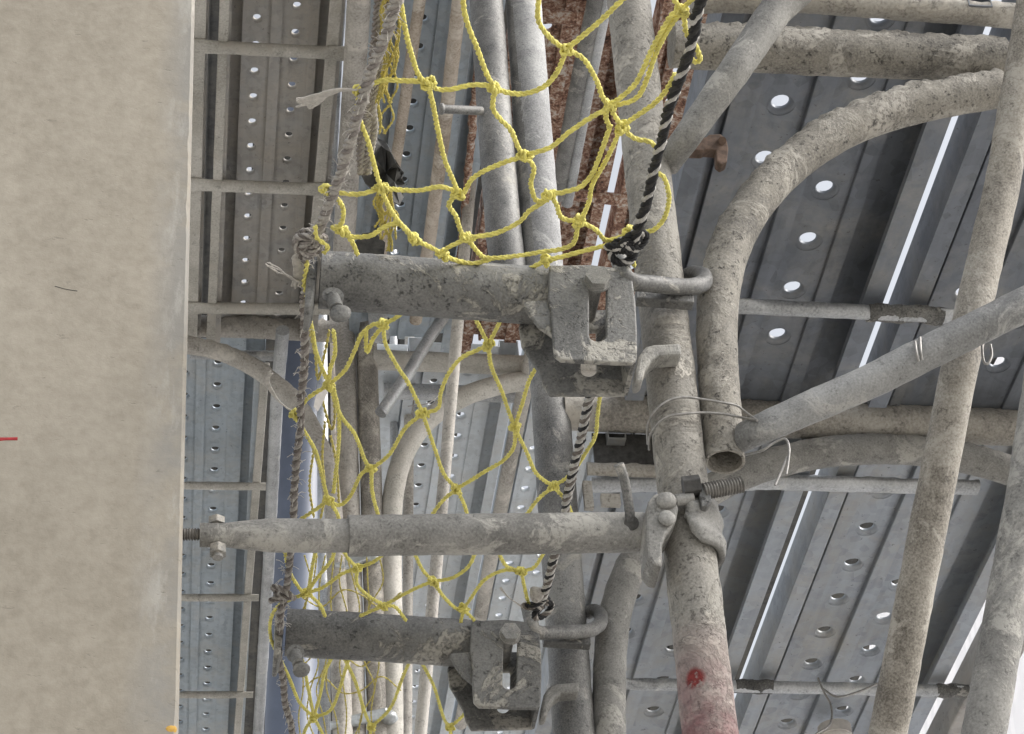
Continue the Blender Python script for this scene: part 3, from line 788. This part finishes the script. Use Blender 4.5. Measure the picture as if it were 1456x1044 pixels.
# curved end plate and stop
ep = MB().prism([at(x, y, y=PY-.016) for x, y in ((437, 352), (449, 350), (452, 372), (450, 400), (446, 425), (441, 437), (433, 436), (436, 405), (436, 375))], (0, .034, 0))
ep.build('end_plate', M['bracket'], br, bevel=.002)
ey = MB(); c0 = at(473, 424, y=PY-.024)
ey.cyl(c0+V((0, .004, 0)), c0-V((0, .0035, 0)), .0092, 24); ey.cyl(c0, at(479, 440, y=PY-.034), .0062, 20)
p_ = at(484, 446, y=PY-.036); ey.ball(p_, .0090, 16, (1.0, .55, 1.0), .15)
ey.build('eye_bolt', M['bracket'], br, bevel=.0006)
y0p, y1p = 1.468, 1.5135
def slotplate(mb, yy, th, outl, slot):
    """plate with a slot: left, right, above and below pieces meeting edge to edge"""
    P = lambda p: at(p[0], p[1], y=yy)
    (x0, yt), (x1, yb) = slot
    arcn = 8
    L = [p for p in outl]
    front = [P(p) for p in L]
    r = (x1-x0)/2
    hole = [(x0, yt), (x1, yt)]+[((x0+x1)/2+r*math.cos(PI*k/arcn), yb-r+r*math.sin(PI*k/arcn)*.85) for k in range(arcn+1)]
    # bridge: cut the plate with a keyhole polygon through the slot's top
    top = min(L, key=lambda p: abs(p[0]-x0)+(0 if p[1] < yt else 999))
    return front, [P(p) for p in hole]
import bmesh
def holed(name, outl, holes, yy, th, mat, parent, bevel=.0015):
    bm = bmesh.new()
    edges = []
    for loop in [outl]+holes:
        vs_ = [bm.verts.new(at(x, y, y=yy)-WL[parent.name]) for x, y in loop]
        edges += [bm.edges.new((vs_[i], vs_[(i+1) % len(vs_)])) for i in range(len(vs_))]
    bmesh.ops.triangle_fill(bm, use_beauty=True, use_dissolve=False, edges=edges)
    bmesh.ops.dissolve_limit(bm, angle_limit=.01, verts=bm.verts, edges=bm.edges)
    ret = bmesh.ops.extrude_face_region(bm, geom=list(bm.faces))
    bmesh.ops.translate(bm, vec=(0, th, 0), verts=[v for v in ret['geom'] if isinstance(v, bmesh.types.BMVert)])
    bmesh.ops.recalc_face_normals(bm, faces=bm.faces)
    me = bpy.data.meshes.new(name); bm.to_mesh(me); bm.free(); me.materials.append(mat)
    o = bpy.data.objects.new(name, me); COL.objects.link(o); o.parent = parent; WL[o.name] = WL[parent.name]
    m = o.modifiers.new('edge', 'BEVEL'); m.width = bevel; m.segments = 2; m.limit_method = 'ANGLE'; m.angle_limit = .6
    return o
slot = lambda x0, x1, yt, yb: [(x0, yt), (x1, yt), (x1, yb-10)]+[((x0+x1)/2+(x1-x0)/2*math.cos(PI*k/8), yb-10+9*math.sin(PI*k/8)) for k in range(1, 8)]+[(x0, yb-10)]
fp = [(781, 377), (840, 376), (890, 382), (899, 392), (904, 430), (906, 470), (906, 508), (900, 516), (850, 514), (797, 511), (788, 503), (785, 470), (783, 440), (779, 425), (780, 400)]
holed('face_plate', fp, [slot(838, 862, 400, 486)], y0p, .0055, M['bracket'], br)
wg = [(792, 426), (746, 428), (745, 433), (753, 447), (766, 463), (780, 473), (789, 480), (793, 484)]
wm = MB().prism([at(x, y, y=y0p+.0045) for x, y in wg], (0, .005, 0)); wm.build('saddle_wing', M['bracket'], br, bevel=.0015)
bp = [(742, 395), (880, 395), (884, 470), (884, 517), (876, 524), (750, 518), (741, 505), (725, 488), (708, 460), (700, 440), (708, 430), (722, 420), (728, 410)]
bp = [(x+16, y+0) for x, y in bp]
bp2 = [(738, 462), (748, 452), (790, 440), (896, 440), (896, 548), (890, 560), (782, 560), (772, 545), (768, 530), (752, 505), (742, 490)]
holed('back_plate', bp2, [slot(826, 848, 470, 536)], y1p, .0055, M['bracket'], br)
sd = MB(); xr = at(902, 512, y=y0p)
sd.prism([V((xr.x-.002, y0p+.004, xr.z+.001)), V((xr.x-.002, y1p+.005, xr.z+.001)), V((xr.x-.002, y1p+.005, at(900, 392, y=y0p).z)), V((xr.x-.002, y0p+.004, at(900, 415, y=y0p).z))], (.0045, 0, 0))
sd.build('side_plate', M['bracket'], br, bevel=.001)
bt = MB(); c0 = at(848, 402, y=y0p)
bt.cyl(c0, c0-V((0, .0025, 0)), .0118, 28); bt.cyl(c0-V((0, .0025, 0)), c0-V((0, .010, 0)), .0112, 6); bt.cyl(c0, c0+V((0, .05, 0)), .006, 12)
bt.build('hex_bolt', M['bolt'], br, bevel=.0012)
# J hook round the post
hk = [(878, 362, 1.478), (883, 378, 1.474), (889, 394, 1.473), (902, 401, 1.476), (930, 404, 1.488), (962, 408, 1.500), (985, 408, 1.506), (1000, 402, 1.518), (1000, 393, 1.534), (988, 389, 1.548), (976, 394, 1.556)]
MB().tube(smoothpath([at(x, y, y=yy) for x, y, yy in hk]), .0078, 18, .004, rough=.0006).build('hook_rod', M['tube_dark'], br)
st = MB(); a, b_ = at(903, 424, y=1.512), at(985, 430, y=1.512)
st.box((a+b_)/2, (b_-a).length/2, .006, .0050, ((b_-a).normalized(), V((0, 1, 0)), V((0, 0, 1))))
st.build('hook_bar', M['bracket'], br, bevel=.001)
cl = MB(); cl.prism([at(x, y, y=1.508) for x, y in ((903, 542), (903, 528), (908, 505), (918, 492), (930, 489), (968, 487), (970, 503), (938, 505), (927, 512), (918, 524), (914, 540))], (0, .02, 0))
cl.build('lower_claw', M['tube'], br, bevel=.003)
br2 = copy_tree(br)
br2.location = br.location+V((.011, .69, .080)); br2.scale = (1.045, 1.045, 1.045)
br2['label'] = 'lower slotted bracket arm with a pale cement scab, hooked to the second post'

# ------------------------------------------------------------------ ropes and nets
def zn(px, py, lift=0):
    p = at(px, py, z=1.335)
    for _ in range(4):
        z = 1.335+.10*(p.y-1.5)+lift
        p = at(px, py, z=z)
    return p
def npts(l, lift=0): return [zn(x, y, lift) for x, y in l]
RN = .00215
upper = [
 [(568, -6), (577, 50), (590, 95), (600, 112), (610, 118)],
 [(512, 131), (540, 116), (575, 114), (608, 118), (620, 128), (640, 128), (670, 122), (695, 121), (703, 125)],
 [(657, -6), (664, 30), (680, 75), (692, 105), (703, 125)],
 [(703, 125), (725, 132), (750, 133), (775, 122), (793, 100), (803, 76)],
 [(766, -6), (764, 28), (778, 50), (803, 71)],
 [(805, 70), (830, 50), (860, 22), (890, -6)],
 [(808, 72), (830, 85), (848, 112), (858, 140), (866, 150)],
 [(608, 120), (614, 145), (622, 180), (632, 225), (645, 262), (652, 275)],
 [(702, 130), (702, 155), (712, 170), (725, 185), (737, 210), (745, 222)],
 [(746, 222), (715, 232), (685, 245), (670, 258), (662, 272), (652, 278)],
 [(750, 220), (785, 208), (810, 188), (840, 168), (866, 153)],
 [(748, 223), (760, 240), (755, 260), (757, 278), (765, 285), (780, 284)],
 [(868, 178), (850, 225), (842, 248), (826, 265), (800, 273), (783, 276)],
 [(882, 184), (862, 225), (843, 262), (837, 290), (825, 314)],
 [(543, 268), (590, 270), (625, 266), (648, 273)],
 [(541, 269), (555, 300), (575, 325), (590, 340), (615, 353), (630, 362)],
 [(488, 329), (499, 337), (527, 334), (545, 324), (568, 319), (588, 338)],
 [(648, 278), (638, 291), (649, 309), (654, 329), (664, 338)],
 [(664, 338), (703, 333), (738, 316), (752, 301), (775, 285), (781, 278)],
 [(664, 339), (672, 350), (682, 363), (692, 368), (720, 365), (750, 362), (770, 358), (795, 355), (815, 345), (822, 318)],
 [(664, 339), (648, 346), (635, 353), (629, 362)],
 [(630, 363), (650, 370), (672, 374), (690, 371), (700, 367)],
 [(783, 276), (792, 292), (800, 310), (823, 315)],
 [(823, 315), (845, 325), (860, 340), (870, 341), (885, 335), (897, 328)],
 [(777, 370), (800, 366), (830, 357), (860, 350), (880, 340), (897, 330)],
 [(777, 370), (765, 376), (752, 383)],
 [(897, 328), (895, 345), (897, 365), (902, 378)],
 [(897, 328), (925, 328), (945, 310), (952, 280), (945, 255), (935, 246)],
 [(868, 150), (900, 125), (915, 100), (925, 75), (940, 45), (955, 22), (968, 14)],
 [(868, 152), (905, 140), (920, 110), (928, 85), (942, 55), (958, 30), (970, 17)],
 [(885, 181), (901, 168), (929, 150), (948, 128), (960, 105)],
 [(885, 182), (895, 192), (905, 198), (925, 202), (933, 211)],
 [(868, 150), (874, 165), (885, 181)], [(867, 150), (862, 165), (866, 180)],
 [(970, 15), (978, 4), (990, -6)], [(970, 16), (962, 8), (954, -6)],
 [(972, 18), (975, 45), (990, 65), (995, 84), (986, 87), (977, 72)],
 [(512, 133), (509, 150), (510, 165), (522, 198), (533, 240), (541, 267)],
 [(462, 270), (480, 275), (510, 277), (541, 268)],
 [(470, 280), (480, 284), (488, 298), (484, 319), (471, 324)],
 [(488, 329), (500, 345), (508, 362)],
 [(471, 324), (488, 329)],
]
knots1 = [(610, 118), (703, 126), (806, 71), (868, 150), (884, 182), (746, 222), (542, 268), (650, 276), (782, 277), (664, 338), (823, 315), (589, 340), (630, 362), (777, 370), (897, 328), (970, 15), (488, 329), (512, 131), (464, 270)]
lower = [
 [(437, 440), (443, 470), (450, 500), (460, 530), (468, 547)],
 [(468, 547), (440, 565), (420, 588)],
 [(470, 552), (485, 590), (505, 620), (520, 655), (528, 667)],
 [(468, 547), (492, 525), (503, 500), (513, 475), (530, 462), (545, 461)],
 [(545, 461), (560, 455), (580, 440)],
 [(545, 463), (548, 490), (565, 520), (580, 545), (595, 575), (601, 588)],
 [(601, 588), (622, 580), (627, 560), (635, 535), (655, 510), (680, 497), (694, 490)],
 [(694, 490), (682, 465), (670, 442)], [(694, 490), (705, 470), (714, 450)],
 [(694, 490), (698, 520), (712, 555), (725, 590), (732, 607)],
 [(732, 607), (742, 575), (752, 540), (768, 515)],
 [(601, 588), (575, 610), (555, 645), (528, 667)],
 [(601, 588), (618, 640), (630, 675), (649, 695)],
 [(732, 607), (730, 635), (715, 655), (690, 670), (665, 685), (649, 695)],
 [(732, 609), (750, 645), (760, 670), (775, 685), (787, 691)],
 [(787, 691), (810, 675), (833, 645), (845, 620), (850, 590), (853, 562)],
 [(420, 588), (434, 616), (450, 645), (460, 690), (466, 710)],
 [(466, 711), (482, 719), (499, 704), (514, 673), (528, 667)],
 [(528, 667), (530, 700), (538, 735)],
 [(466, 711), (450, 722), (428, 738)], [(468, 713), (478, 730), (482, 740)],
 [(649, 696), (630, 712), (612, 735)], [(650, 697), (660, 720), (666, 740)],
 [(787, 692), (765, 710), (746, 735)], [(788, 693), (805, 715), (815, 738)],
 [(404, 780), (412, 812), (428, 840), (436, 843)],
 [(436, 843), (460, 835), (485, 815), (508, 808)], [(508, 808), (495, 795), (486, 780)], [(508, 808), (530, 800), (548, 785)],
 [(508, 808), (508, 830), (525, 848), (546, 861)], [(546, 861), (575, 845), (600, 832), (616, 827)], [(546, 862), (530, 868), (512, 876)], [(546, 861), (562, 864), (577, 882)],
 [(616, 827), (600, 812), (588, 785)], [(616, 827), (645, 822), (665, 805), (676, 785)],
 [(616, 827), (630, 850), (648, 865), (659, 866)], [(659, 866), (670, 850), (690, 825), (715, 812), (740, 812)],
 [(659, 867), (655, 884)], [(659, 867), (674, 882)],
 [(740, 812), (720, 805), (708, 785)], [(740, 812), (760, 806), (774, 785)], [(741, 813), (748, 840), (752, 862)],
 [(436, 843), (455, 860), (462, 876)],
 [(436, 843), (410, 855), (391, 864), (384, 886), (384, 908), (392, 926)],
 [(395, 930), (412, 965), (425, 1000), (446, 1020)],
 [(446, 1020), (455, 985), (463, 955), (478, 925)], [(446, 1020), (458, 1044), (462, 1060)], [(446, 1021), (436, 1035), (428, 1060)],
 [(484, 925), (505, 970), (520, 1015), (528, 1034)], [(528, 1034), (555, 1005), (572, 965), (587, 930)], [(528, 1035), (524, 1060)],
 [(595, 935), (615, 975), (630, 1020), (640, 1034)], [(640, 1034), (660, 1015), (674, 985)], [(640, 1035), (642, 1060)],
 [(728, 985), (724, 1000), (730, 1015)],
]
lower += [
 [(474, 470), (476, 500), (470, 525), (468, 547)],
 [(474, 552), (482, 590), (481, 640), (474, 700)],
 [(436, 845), (450, 822), (470, 800), (476, 782)], [(438, 843), (446, 800), (450, 780)],
 [(446, 1018), (440, 985), (432, 950), (426, 928)], [(448, 1020), (470, 1010), (480, 985), (492, 950), (498, 932)],
 [(545, 463), (530, 480), (522, 500), (520, 470)],
]
knots2 = [(468, 548), (420, 590), (528, 667), (466, 711), (601, 588), (694, 490), (732, 607), (649, 696), (787, 691), (545, 461), (436, 843), (508, 808), (546, 862), (616, 827), (659, 866), (740, 812), (446, 1020), (528, 1034), (640, 1034)]
net = thing('safety_net', 'yellow knotted rope net slung between the bracket arms', 'safety net', zn(640, 400))
mb = MB()
for l in upper+lower:
    if l is lower[0]: mb.build('mesh_cords', M['yellow'], net); mb = MB()
    if l is lower[24]: mb.build('mesh_cords', M['yellow'], net); mb = MB()
    l2 = [(x+random.uniform(-1.2, 1.2)*(0 < i < len(l)-1), y+random.uniform(-1.2, 1.2)*(0 < i < len(l)-1)) for i, (x, y) in enumerate(l)]
    mb.rope(npts(l2), RN*(1.05 if l in upper else 1.0), 3, .0175+random.uniform(-.002, .003), 6, fuzz=.22)
mb.build('mesh_cords', M['yellow'], net)
for i, k in enumerate(knots1+knots2):
    c = zn(*k)
    up_ = k in knots1
    MB().knot(c, .0039 if up_ else .0041, .0022, V((random.uniform(-1, 1), random.uniform(-.3, .3), random.uniform(-.6, .6))), 3).build('knot', M['yellow'], net)

# black and white braided edge rope
def braid(mb, l, R, mis, pitch, lift=.002, jit=0):
    pts = [zn(x+random.uniform(-jit, jit), y, lift) for x, y in l]
    mb.rope(pts, R, len(mis), pitch, 7, mis, fuzz=.34, step=.0022)
rp_ = thing('edge_rope', 'black and white braided rope tied down to the upper hook', 'rope', zn(900, 355))
mb = MB(); braid(mb, [(1003, -15), (992, 20), (983, 60), (968, 105), (952, 150), (941, 200), (928, 245), (918, 290), (904, 335), (896, 372)], .0043, (0, 1, 0, 3), .031, -.012, 1.2)
mb.build('rope_length', [M['ropeblack'], M['ropewhite'], M['ropedark'], M['soilblack']], rp_)
kb = MB()
for i, (x, y) in enumerate(((882, 352), (892, 349), (901, 344), (886, 358))):
    c = zn(x, y, -.012)
    ring = [c+V((math.cos(t)*.011, math.sin(t)*.008, math.sin(t+i)*.006)) for t in [2*PI*k/12 for k in range(13)]]
    kb.rope(ring, .0036, 4, .02, 6, (0, 1, 0, 0))
kb.build('rope_knot', [M['ropeblack'], M['ropewhite']], rp_)
rp_ = thing('edge_rope', 'black and white rope hanging below the upper bracket to the lower hook', 'rope', zn(768, 868))
mb = MB(); braid(mb, [(842, 545), (836, 580), (828, 615), (820, 655), (808, 705), (800, 745), (787, 795), (776, 835), (762, 872)], .0045, (0, 1, 2, 1), .030, -.004, 1.5)
mb.build('rope_length', [M['ropeblack'], M['ropewhite'], M['ropedark']], rp_)
kb = MB()
for i, (x, y) in enumerate(((758, 862), (766, 858), (772, 868))):
    c = zn(x, y, -.004)
    ring = [c+V((math.cos(t)*.010, math.sin(t)*.008, math.sin(t+i)*.007)) for t in [2*PI*k/12 for k in range(13)]]
    kb.rope(ring, .0036, 4, .02, 6, (2, 1, 0, 0))
kb.ball(zn(763, 845, -.004), .009, 14, (1, 1, 1), .3, 1)
kb.build('rope_knot', [M['ropeblack'], M['ropegrey'], M['ropedark']], rp_)
# frayed grey rope on the wall side
rp_ = thing('edge_rope', 'frayed grey rope running down the wall side of the net', 'rope', zn(440, 350))
mb = MB(); braid(mb, [(566, -15), (558, 20), (545, 60), (530, 100), (512, 150), (500, 200), (484, 250), (468, 295), (456, 325), (444, 350)], .0046, (0, 2, 0), .021, -.004, 2)
braid(mb, [(440, 346), (436, 370), (434, 400), (433, 430), (434, 470), (432, 520), (428, 570), (427, 600), (424, 640), (420, 690), (416, 740), (412, 790), (407, 830), (401, 862)], .0038, (0, 2, 1), .020, -.004, 1.5)
braid(mb, [(399, 862), (398, 890), (396, 930), (401, 965), (406, 1000), (412, 1030), (417, 1065)], .0039, (0, 2, 1), .020, -.004, 1.5)
mb.build('rope_length', [M['ropegrey'], M['ropedark'], M['ropepink']], rp_)
kb = MB()
for i, (x, y) in enumerate(((440, 338), (446, 345), (441, 352), (436, 345), (0, 0), (401, 842), (405, 848), (398, 850))):
    if not x:
        kb.build('rope_knot', [M['ropegrey'], M['ropedark'], M['ropepink']], rp_); kb = MB(); continue
    c = zn(x, y, -.004)
    ring = [c+V((math.cos(t)*.0095, math.sin(t)*.008, math.sin(t+i)*.006)) for t in [2*PI*k/12 for k in range(13)]]
    kb.rope(ring, .0034, 4, .02, 6, (0, 1, 0, 2))
kb.build('rope_knot', [M['ropegrey'], M['ropedark'], M['ropepink']], rp_)
# fuzz of broken fibres
fz = MB()
for _ in range(420):
    t = random.random()
    l = [(566, -15), (545, 60), (512, 150), (484, 250), (456, 325), (436, 370), (434, 470), (427, 600), (416, 740), (401, 862), (398, 890), (401, 965), (417, 1065)]
    k = t*(len(l)-1); i = int(k); f = k-i
    x = l[i][0]*(1-f)+l[min(i+1, len(l)-1)][0]*f; y = l[i][1]*(1-f)+l[min(i+1, len(l)-1)][1]*f
    c = zn(x, y, -.004); d = V((random.uniform(-1, 1), random.uniform(-1, 1), random.uniform(-1, 1))).normalized()
    fz.tube([c+d*.004, c+d*.008+V((0, 0, .002)), c+d*random.uniform(.009, .014)], .00035, 4, .004)
fz.build('loose_fibres', M['cord'], rp_)
# yellow turn wrapped round the knot at the bracket end
mb = MB(); mb.rope(npts([(448, 322), (450, 338), (460, 346), (466, 352), (460, 360)], -.014), RN, 2, .0155, 6); mb.rope(npts([(437, 372), (434, 390), (432, 405), (436, 420), (437, 440)], -.012), RN, 2, .0155, 6)
tag(mb.build('lashing', M['yellow']), 'yellow lashing around the rope knot at the upper arm end', 'lashing')
# bunched up net hanging over the wall side rope
mb = MB()
for i in range(15):
    x0 = random.uniform(552, 580); pts = []
    for k in range(random.randint(5, 10)):
        y = -8+k*22
        pts.append((x0-8-.10*y+random.uniform(-7, 7), y))
    mb.rope(npts(pts, .012+random.uniform(-.01, .02)), .0011, 2, .010, 5)
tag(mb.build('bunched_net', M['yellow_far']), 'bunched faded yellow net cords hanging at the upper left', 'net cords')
mb = MB()
for i in range(12):
    pts = []
    x0 = random.uniform(536, 560)
    for k in range(random.randint(3, 6)): pts.append((x0+random.uniform(-7, 7)+k, 272+k*17))
    mb.rope(npts(pts, .012), .0012, 2, .010, 5)
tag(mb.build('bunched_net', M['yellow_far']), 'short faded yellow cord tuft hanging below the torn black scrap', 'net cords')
mb = MB()
for i in range(5):
    pts = [(552-i*3-.12*y+random.uniform(-4, 4), y) for y in range(-10, 250, 32)]
    mb.rope(npts(pts, .018), .0030, 3, .02, 6, (i % 3,))
tag(mb.build('frayed_rope', [M['ropegrey'], M['ropepink'], M['cord']]), 'frayed grey rope bundle behind the bunched yellow cords', 'rope')
# frayed cord ends
WALLROPE = [o for o in COL.objects if o.get('label', '').startswith('frayed grey rope running')][0]
def fray(label, pts, lift, n, spread, r=.0006, base=None):
    mb = MB(); L_ = len(pts)
    for i in range(n):
        l = []
        for k, (x, y) in enumerate(pts):
            f = k/(L_-1)
            l.append((x+random.uniform(-1, 1)*spread*f, y+random.uniform(-1, 1)*spread*f))
        mb.tube(smoothpath(npts(l, lift)), r, 5, .004)
    mb.build('frayed_end', M['cord'], WALLROPE)
fray('pale frayed rope end sticking out across the left ladder', [(508, 128), (480, 128), (462, 134), (445, 141), (426, 146)], -.006, 34, 6.5, .0008)
fray('second tattered cord end just under the pale frayed rope end', [(490, 127), (468, 134), (452, 145), (441, 152)], -.006, 20, 4, .0008)
fray('thin whitish cord end pointing up left from the upper arm end', [(428, 402), (410, 393), (395, 384), (380, 377)], -.01, 7, 4, .0005)
fray('tangle of grey fibres hanging at the upper arm end', [(438, 345), (428, 358), (420, 372), (425, 385), (424, 400)], -.008, 40, 11, .0005)
fray('white cord loop tying the far curved tube to the net', [(420, 588), (408, 580), (396, 570), (385, 555), (380, 540), (385, 530)], .004, 8, 3, .0007)
fray('stiff dark cord tail above the lower bracket', [(746, 866), (735, 858), (722, 848), (712, 836)], -.002, 4, 1.5, .0006)
# far thin nets
mb = MB()
for i in range(8):
    x0 = 430+i*15; pts = [(x0+random.uniform(-6, 6)+8*math.sin(k*1.7+i), 790+k*38) for k in range(8)]
    mb.rope([at(x, y, z=2.3) for x, y in pts], .0017, 2, .03, 5)
for i in range(4):
    pts = [(430+k*28, 850+i*42+14*math.sin(k*2+i)) for k in range(6)]
    mb.rope([at(x, y, z=2.3) for x, y in pts], .0017, 2, .03, 5)
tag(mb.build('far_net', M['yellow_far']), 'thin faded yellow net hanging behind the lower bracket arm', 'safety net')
mb = MB()
for l in ([(440, 470), (448, 505), (452, 540), (462, 500), (468, 470)], [(456, 560), (470, 610), (476, 590), (472, 550)], [(470, 620), (478, 660), (482, 720)], [(446, 640), (440, 690), (446, 735)], [(462, 600), (458, 650), (462, 700), (455, 740)]):
    mb.rope([at(x, y, z=2.5) for x, y in l], .0028, 2, .03, 5)
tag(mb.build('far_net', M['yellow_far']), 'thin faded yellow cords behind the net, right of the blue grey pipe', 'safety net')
# torn black sheet
mb = MB()
ol = [(512, 205), (522, 197), (535, 196), (549, 203), (556, 216), (563, 232), (570, 240), (574, 246), (571, 254), (575, 262), (572, 272), (574, 280), (568, 292), (560, 288), (552, 276), (540, 268), (530, 272), (520, 262), (512, 245), (509, 228)]
c_ = V((0, 0, 0)); pts = []
ring = [at(x, y, y=1.78+.04*math.sin(x*.12)) for x, y in ol]
cc = sum(ring, V())/len(ring)
mid = [cc+(p-cc)*.55+V((0, .018*math.sin(i*1.9), 0)) for i, p in enumerate(ring)]
n = len(ring)
mb.add(ring+mid+[cc], [(i, (i+1) % n, n+(i+1) % n, n+i) for i in range(n)]+[(n+i, n+(i+1) % n, 2*n) for i in range(n)])
tag(mb.build('torn_sheet', M['scrap'], solid=.0012), 'torn black plastic scrap caught in the net at upper left', 'plastic scrap')
mb = MB(); ol = [(505, 345), (515, 332), (530, 330), (548, 345), (545, 372), (520, 372), (506, 365)]
mb.prism([at(x, y, y=3.3) for x, y in ol], (0, .003, .0)); tag(mb.build('torn_sheet', M['scrap']), 'smaller black scrap just above the upper bracket arm', 'plastic scrap')
mb = MB(); mb.prism([at(x, y, y=2.3) for x, y in ((450, 560), (458, 553), (468, 553), (462, 566), (452, 585), (446, 578))], (0, .002, .001)); tag(mb.build('paper_tag', M['cap']), 'small pale tag hanging under the net knot by the left rope', 'tag')

# ------------------------------------------------------------------ tie wires, small fittings
def wire(label, l, r=.0011, name='tie_wire'):
    mb = MB()
    for pts in l: mb.tube(smoothpath([at(x, y, y=yy) for x, y, yy in pts]), r, 8, .003)
    tag(mb.build(name, M['wire']), label, 'wire', 'steel tie wires')
wire('double loop of tie wire around central post and arch leg', [
    [(921, 632, 1.552), (921, 605, 1.538), (932, 583, 1.527), (952, 569, 1.5245), (975, 565, 1.5245), (1000, 568, 1.527), (1030, 573, 1.527), (1048, 577, 1.530), (1060, 586, 1.528), (1077, 598, 1.505)],
    [(923, 640, 1.552), (924, 620, 1.538), (937, 600, 1.527), (955, 591, 1.5245), (980, 588, 1.5245), (1005, 587, 1.527), (1030, 589, 1.527), (1050, 593, 1.525), (1077, 598, 1.505)]])
wire('loop of tie wire dangling from the flattened brace end', [[(1060, 647, 1.53), (1085, 640, 1.50), (1100, 630, 1.495), (1116, 624, 1.49), (1122, 636, 1.485), (1121, 655, 1.485), (1118, 675, 1.485)], [(1119, 650, 1.486), (1112, 668, 1.486), (1102, 690, 1.486)]])
wire('small wire loop below the crossing of the two right braces', [[(1396, 488, 1.50), (1398, 512, 1.50), (1404, 518, 1.50), (1410, 505, 1.50), (1408, 490, 1.50)]], .0013)
wire('right turn of wire around the rising brace', [[(1308, 480, 1.472), (1309, 500, 1.47), (1311, 512, 1.474)]], .0013)
wire('left turn of wire around the rising brace', [[(1301, 486, 1.472), (1303, 502, 1.47), (1306, 514, 1.474)]], .0013)
wire('dark wire drooping from the bright cross bar at lower right', [[(1163, 964, 2.75), (1172, 985, 2.75), (1182, 1005, 2.75), (1180, 1030, 2.72), (1160, 1044, 2.70)], [(1168, 978, 2.75), (1190, 991, 2.74), (1220, 984, 2.74), (1248, 972, 2.74)]], .0016)
wire('thin wire behind the net, left of the pale slanted tube', [[(580, 578, 3.6), (610, 573, 3.6), (628, 555, 3.6), (640, 530, 3.6)]], .0012)
e = MB(); c0 = at(1186, 1034, z=1.77); e.cyl(c0, c0-V((0, .0, .018)), .026, 26); e.ball(c0-V((0, 0, .018)), .024, 18, (1, 1, .45))
tag(e.build('plastic_cap', M['cap']), 'round white cap under the lower right deck at the bottom edge', 'cap')
def clamp(px, py, y, label, w=40):
    t = thing('tube_clamp', label, 'clamp', at(px, py, y=y), 'zinc clamps on the twin posts')
    mb = MB(); a, b_ = at(px-w, py+8, y=y-.035), at(px+w*.72, py-8, y=y-.035)
    X = (b_-a).normalized(); Z = V((0, 0, 1)); Yv = V((0, 1, 0))
    mb.box((a+b_)/2, (b_-a).length/2, .006, .013, (X, Yv, Z)); mb.build('band', M['clip'], t, bevel=.004)
    MB().ball(at(px+w*.78, py-2, y=y-.03), .018, 14, (1, 1, .8), .2).build('nut', M['clip'], t)
    MB().cyl(at(px-w, py+8, y=y-.045), at(px-w-12, py+10, y=y-.045), .009, 10).build('bolt', M['clip'], t)
clamp(522, 1022, CY, 'zinc clamp around the twin posts at the bottom edge')
clamp(512, 796, CY, 'zinc clamp on the twin posts, mostly behind the jack tube', 24)

# white dust sheet hung outside on the right
mb = MB(); ny, nz = 40, 24
vs = []
for i in range(ny+1):
    for j in range(nz+1):
        y = 2.75+i*.09; z = GROUND+.05+j*.172
        vs.append(V((1.42+.02*math.sin(y*6)+.012*math.sin(y*17+z*3)+.01*math.sin(z*4), y, z)))
mb.add(vs, [(i*(nz+1)+j, (i+1)*(nz+1)+j, (i+1)*(nz+1)+j+1, i*(nz+1)+j+1) for i in range(ny) for j in range(nz)], True)
tag(mb.build('dust_sheet', M['tarp'], solid=.001), 'white woven dust sheet hanging at the lower right corner', 'sheet')

# ------------------------------------------------------------------ light
SUN_EL, SUN_AZ = math.radians(40), math.radians(104)     # azimuth measured from +Y towards +X
wd = bpy.data.worlds.new('World'); S.world = wd; wd.use_nodes = True
n = wd.node_tree; n.nodes.clear()
sky = n.nodes.new('ShaderNodeTexSky'); sky.sky_type = 'NISHITA'; sky.sun_disc = False
sky.sun_elevation = SUN_EL; sky.sun_rotation = SUN_AZ; sky.air_density = 1.2; sky.dust_density = 4
hs = n.nodes.new('ShaderNodeHueSaturation'); hs.inputs['Saturation'].default_value = .25
bg = n.nodes.new('ShaderNodeBackground'); bg.inputs[1].default_value = .15
wo = n.nodes.new('ShaderNodeOutputWorld')
n.links.new(sky.outputs[0], hs.inputs['Color']); n.links.new(hs.outputs[0], bg.inputs[0]); n.links.new(bg.outputs[0], wo.inputs[0])
sun = bpy.data.lights.new('sun', 'SUN'); sun.energy = .85; sun.angle = math.radians(20); sun.color = (1, .96, .90)
so = bpy.data.objects.new('sun', sun); COL.objects.link(so)
sd_ = V((math.sin(SUN_AZ)*math.cos(SUN_EL), math.cos(SUN_AZ)*math.cos(SUN_EL), math.sin(SUN_EL)))
so.rotation_euler = sd_.to_track_quat('Z', 'Y').to_euler(); so.location = sd_*20

# ------------------------------------------------------------------ camera
cam = bpy.data.cameras.new('camera'); cam.sensor_width = 36; cam.sensor_fit = 'HORIZONTAL'; cam.lens = 36*F/1456
cam.clip_start = .05; cam.clip_end = 500
co = bpy.data.objects.new('camera', cam); COL.objects.link(co)
Rr = V((Xc.x, Yc.x, Zc.x)); Uu = V((Xc.y, Yc.y, Zc.y)); Ff = V((Xc.z, Yc.z, Zc.z))
mt = Matrix((Rr, Uu, -Ff)).transposed()
co.matrix_world = mt.to_4x4()
S.camera = co
vs_ = S.view_settings
vs_.view_transform = 'Standard'; vs_.look = 'None'; vs_.gamma = 1; vs_.use_curve_mapping = False
vs_.exposure = .82
S.render.resolution_x = 1024; S.render.resolution_y = 734
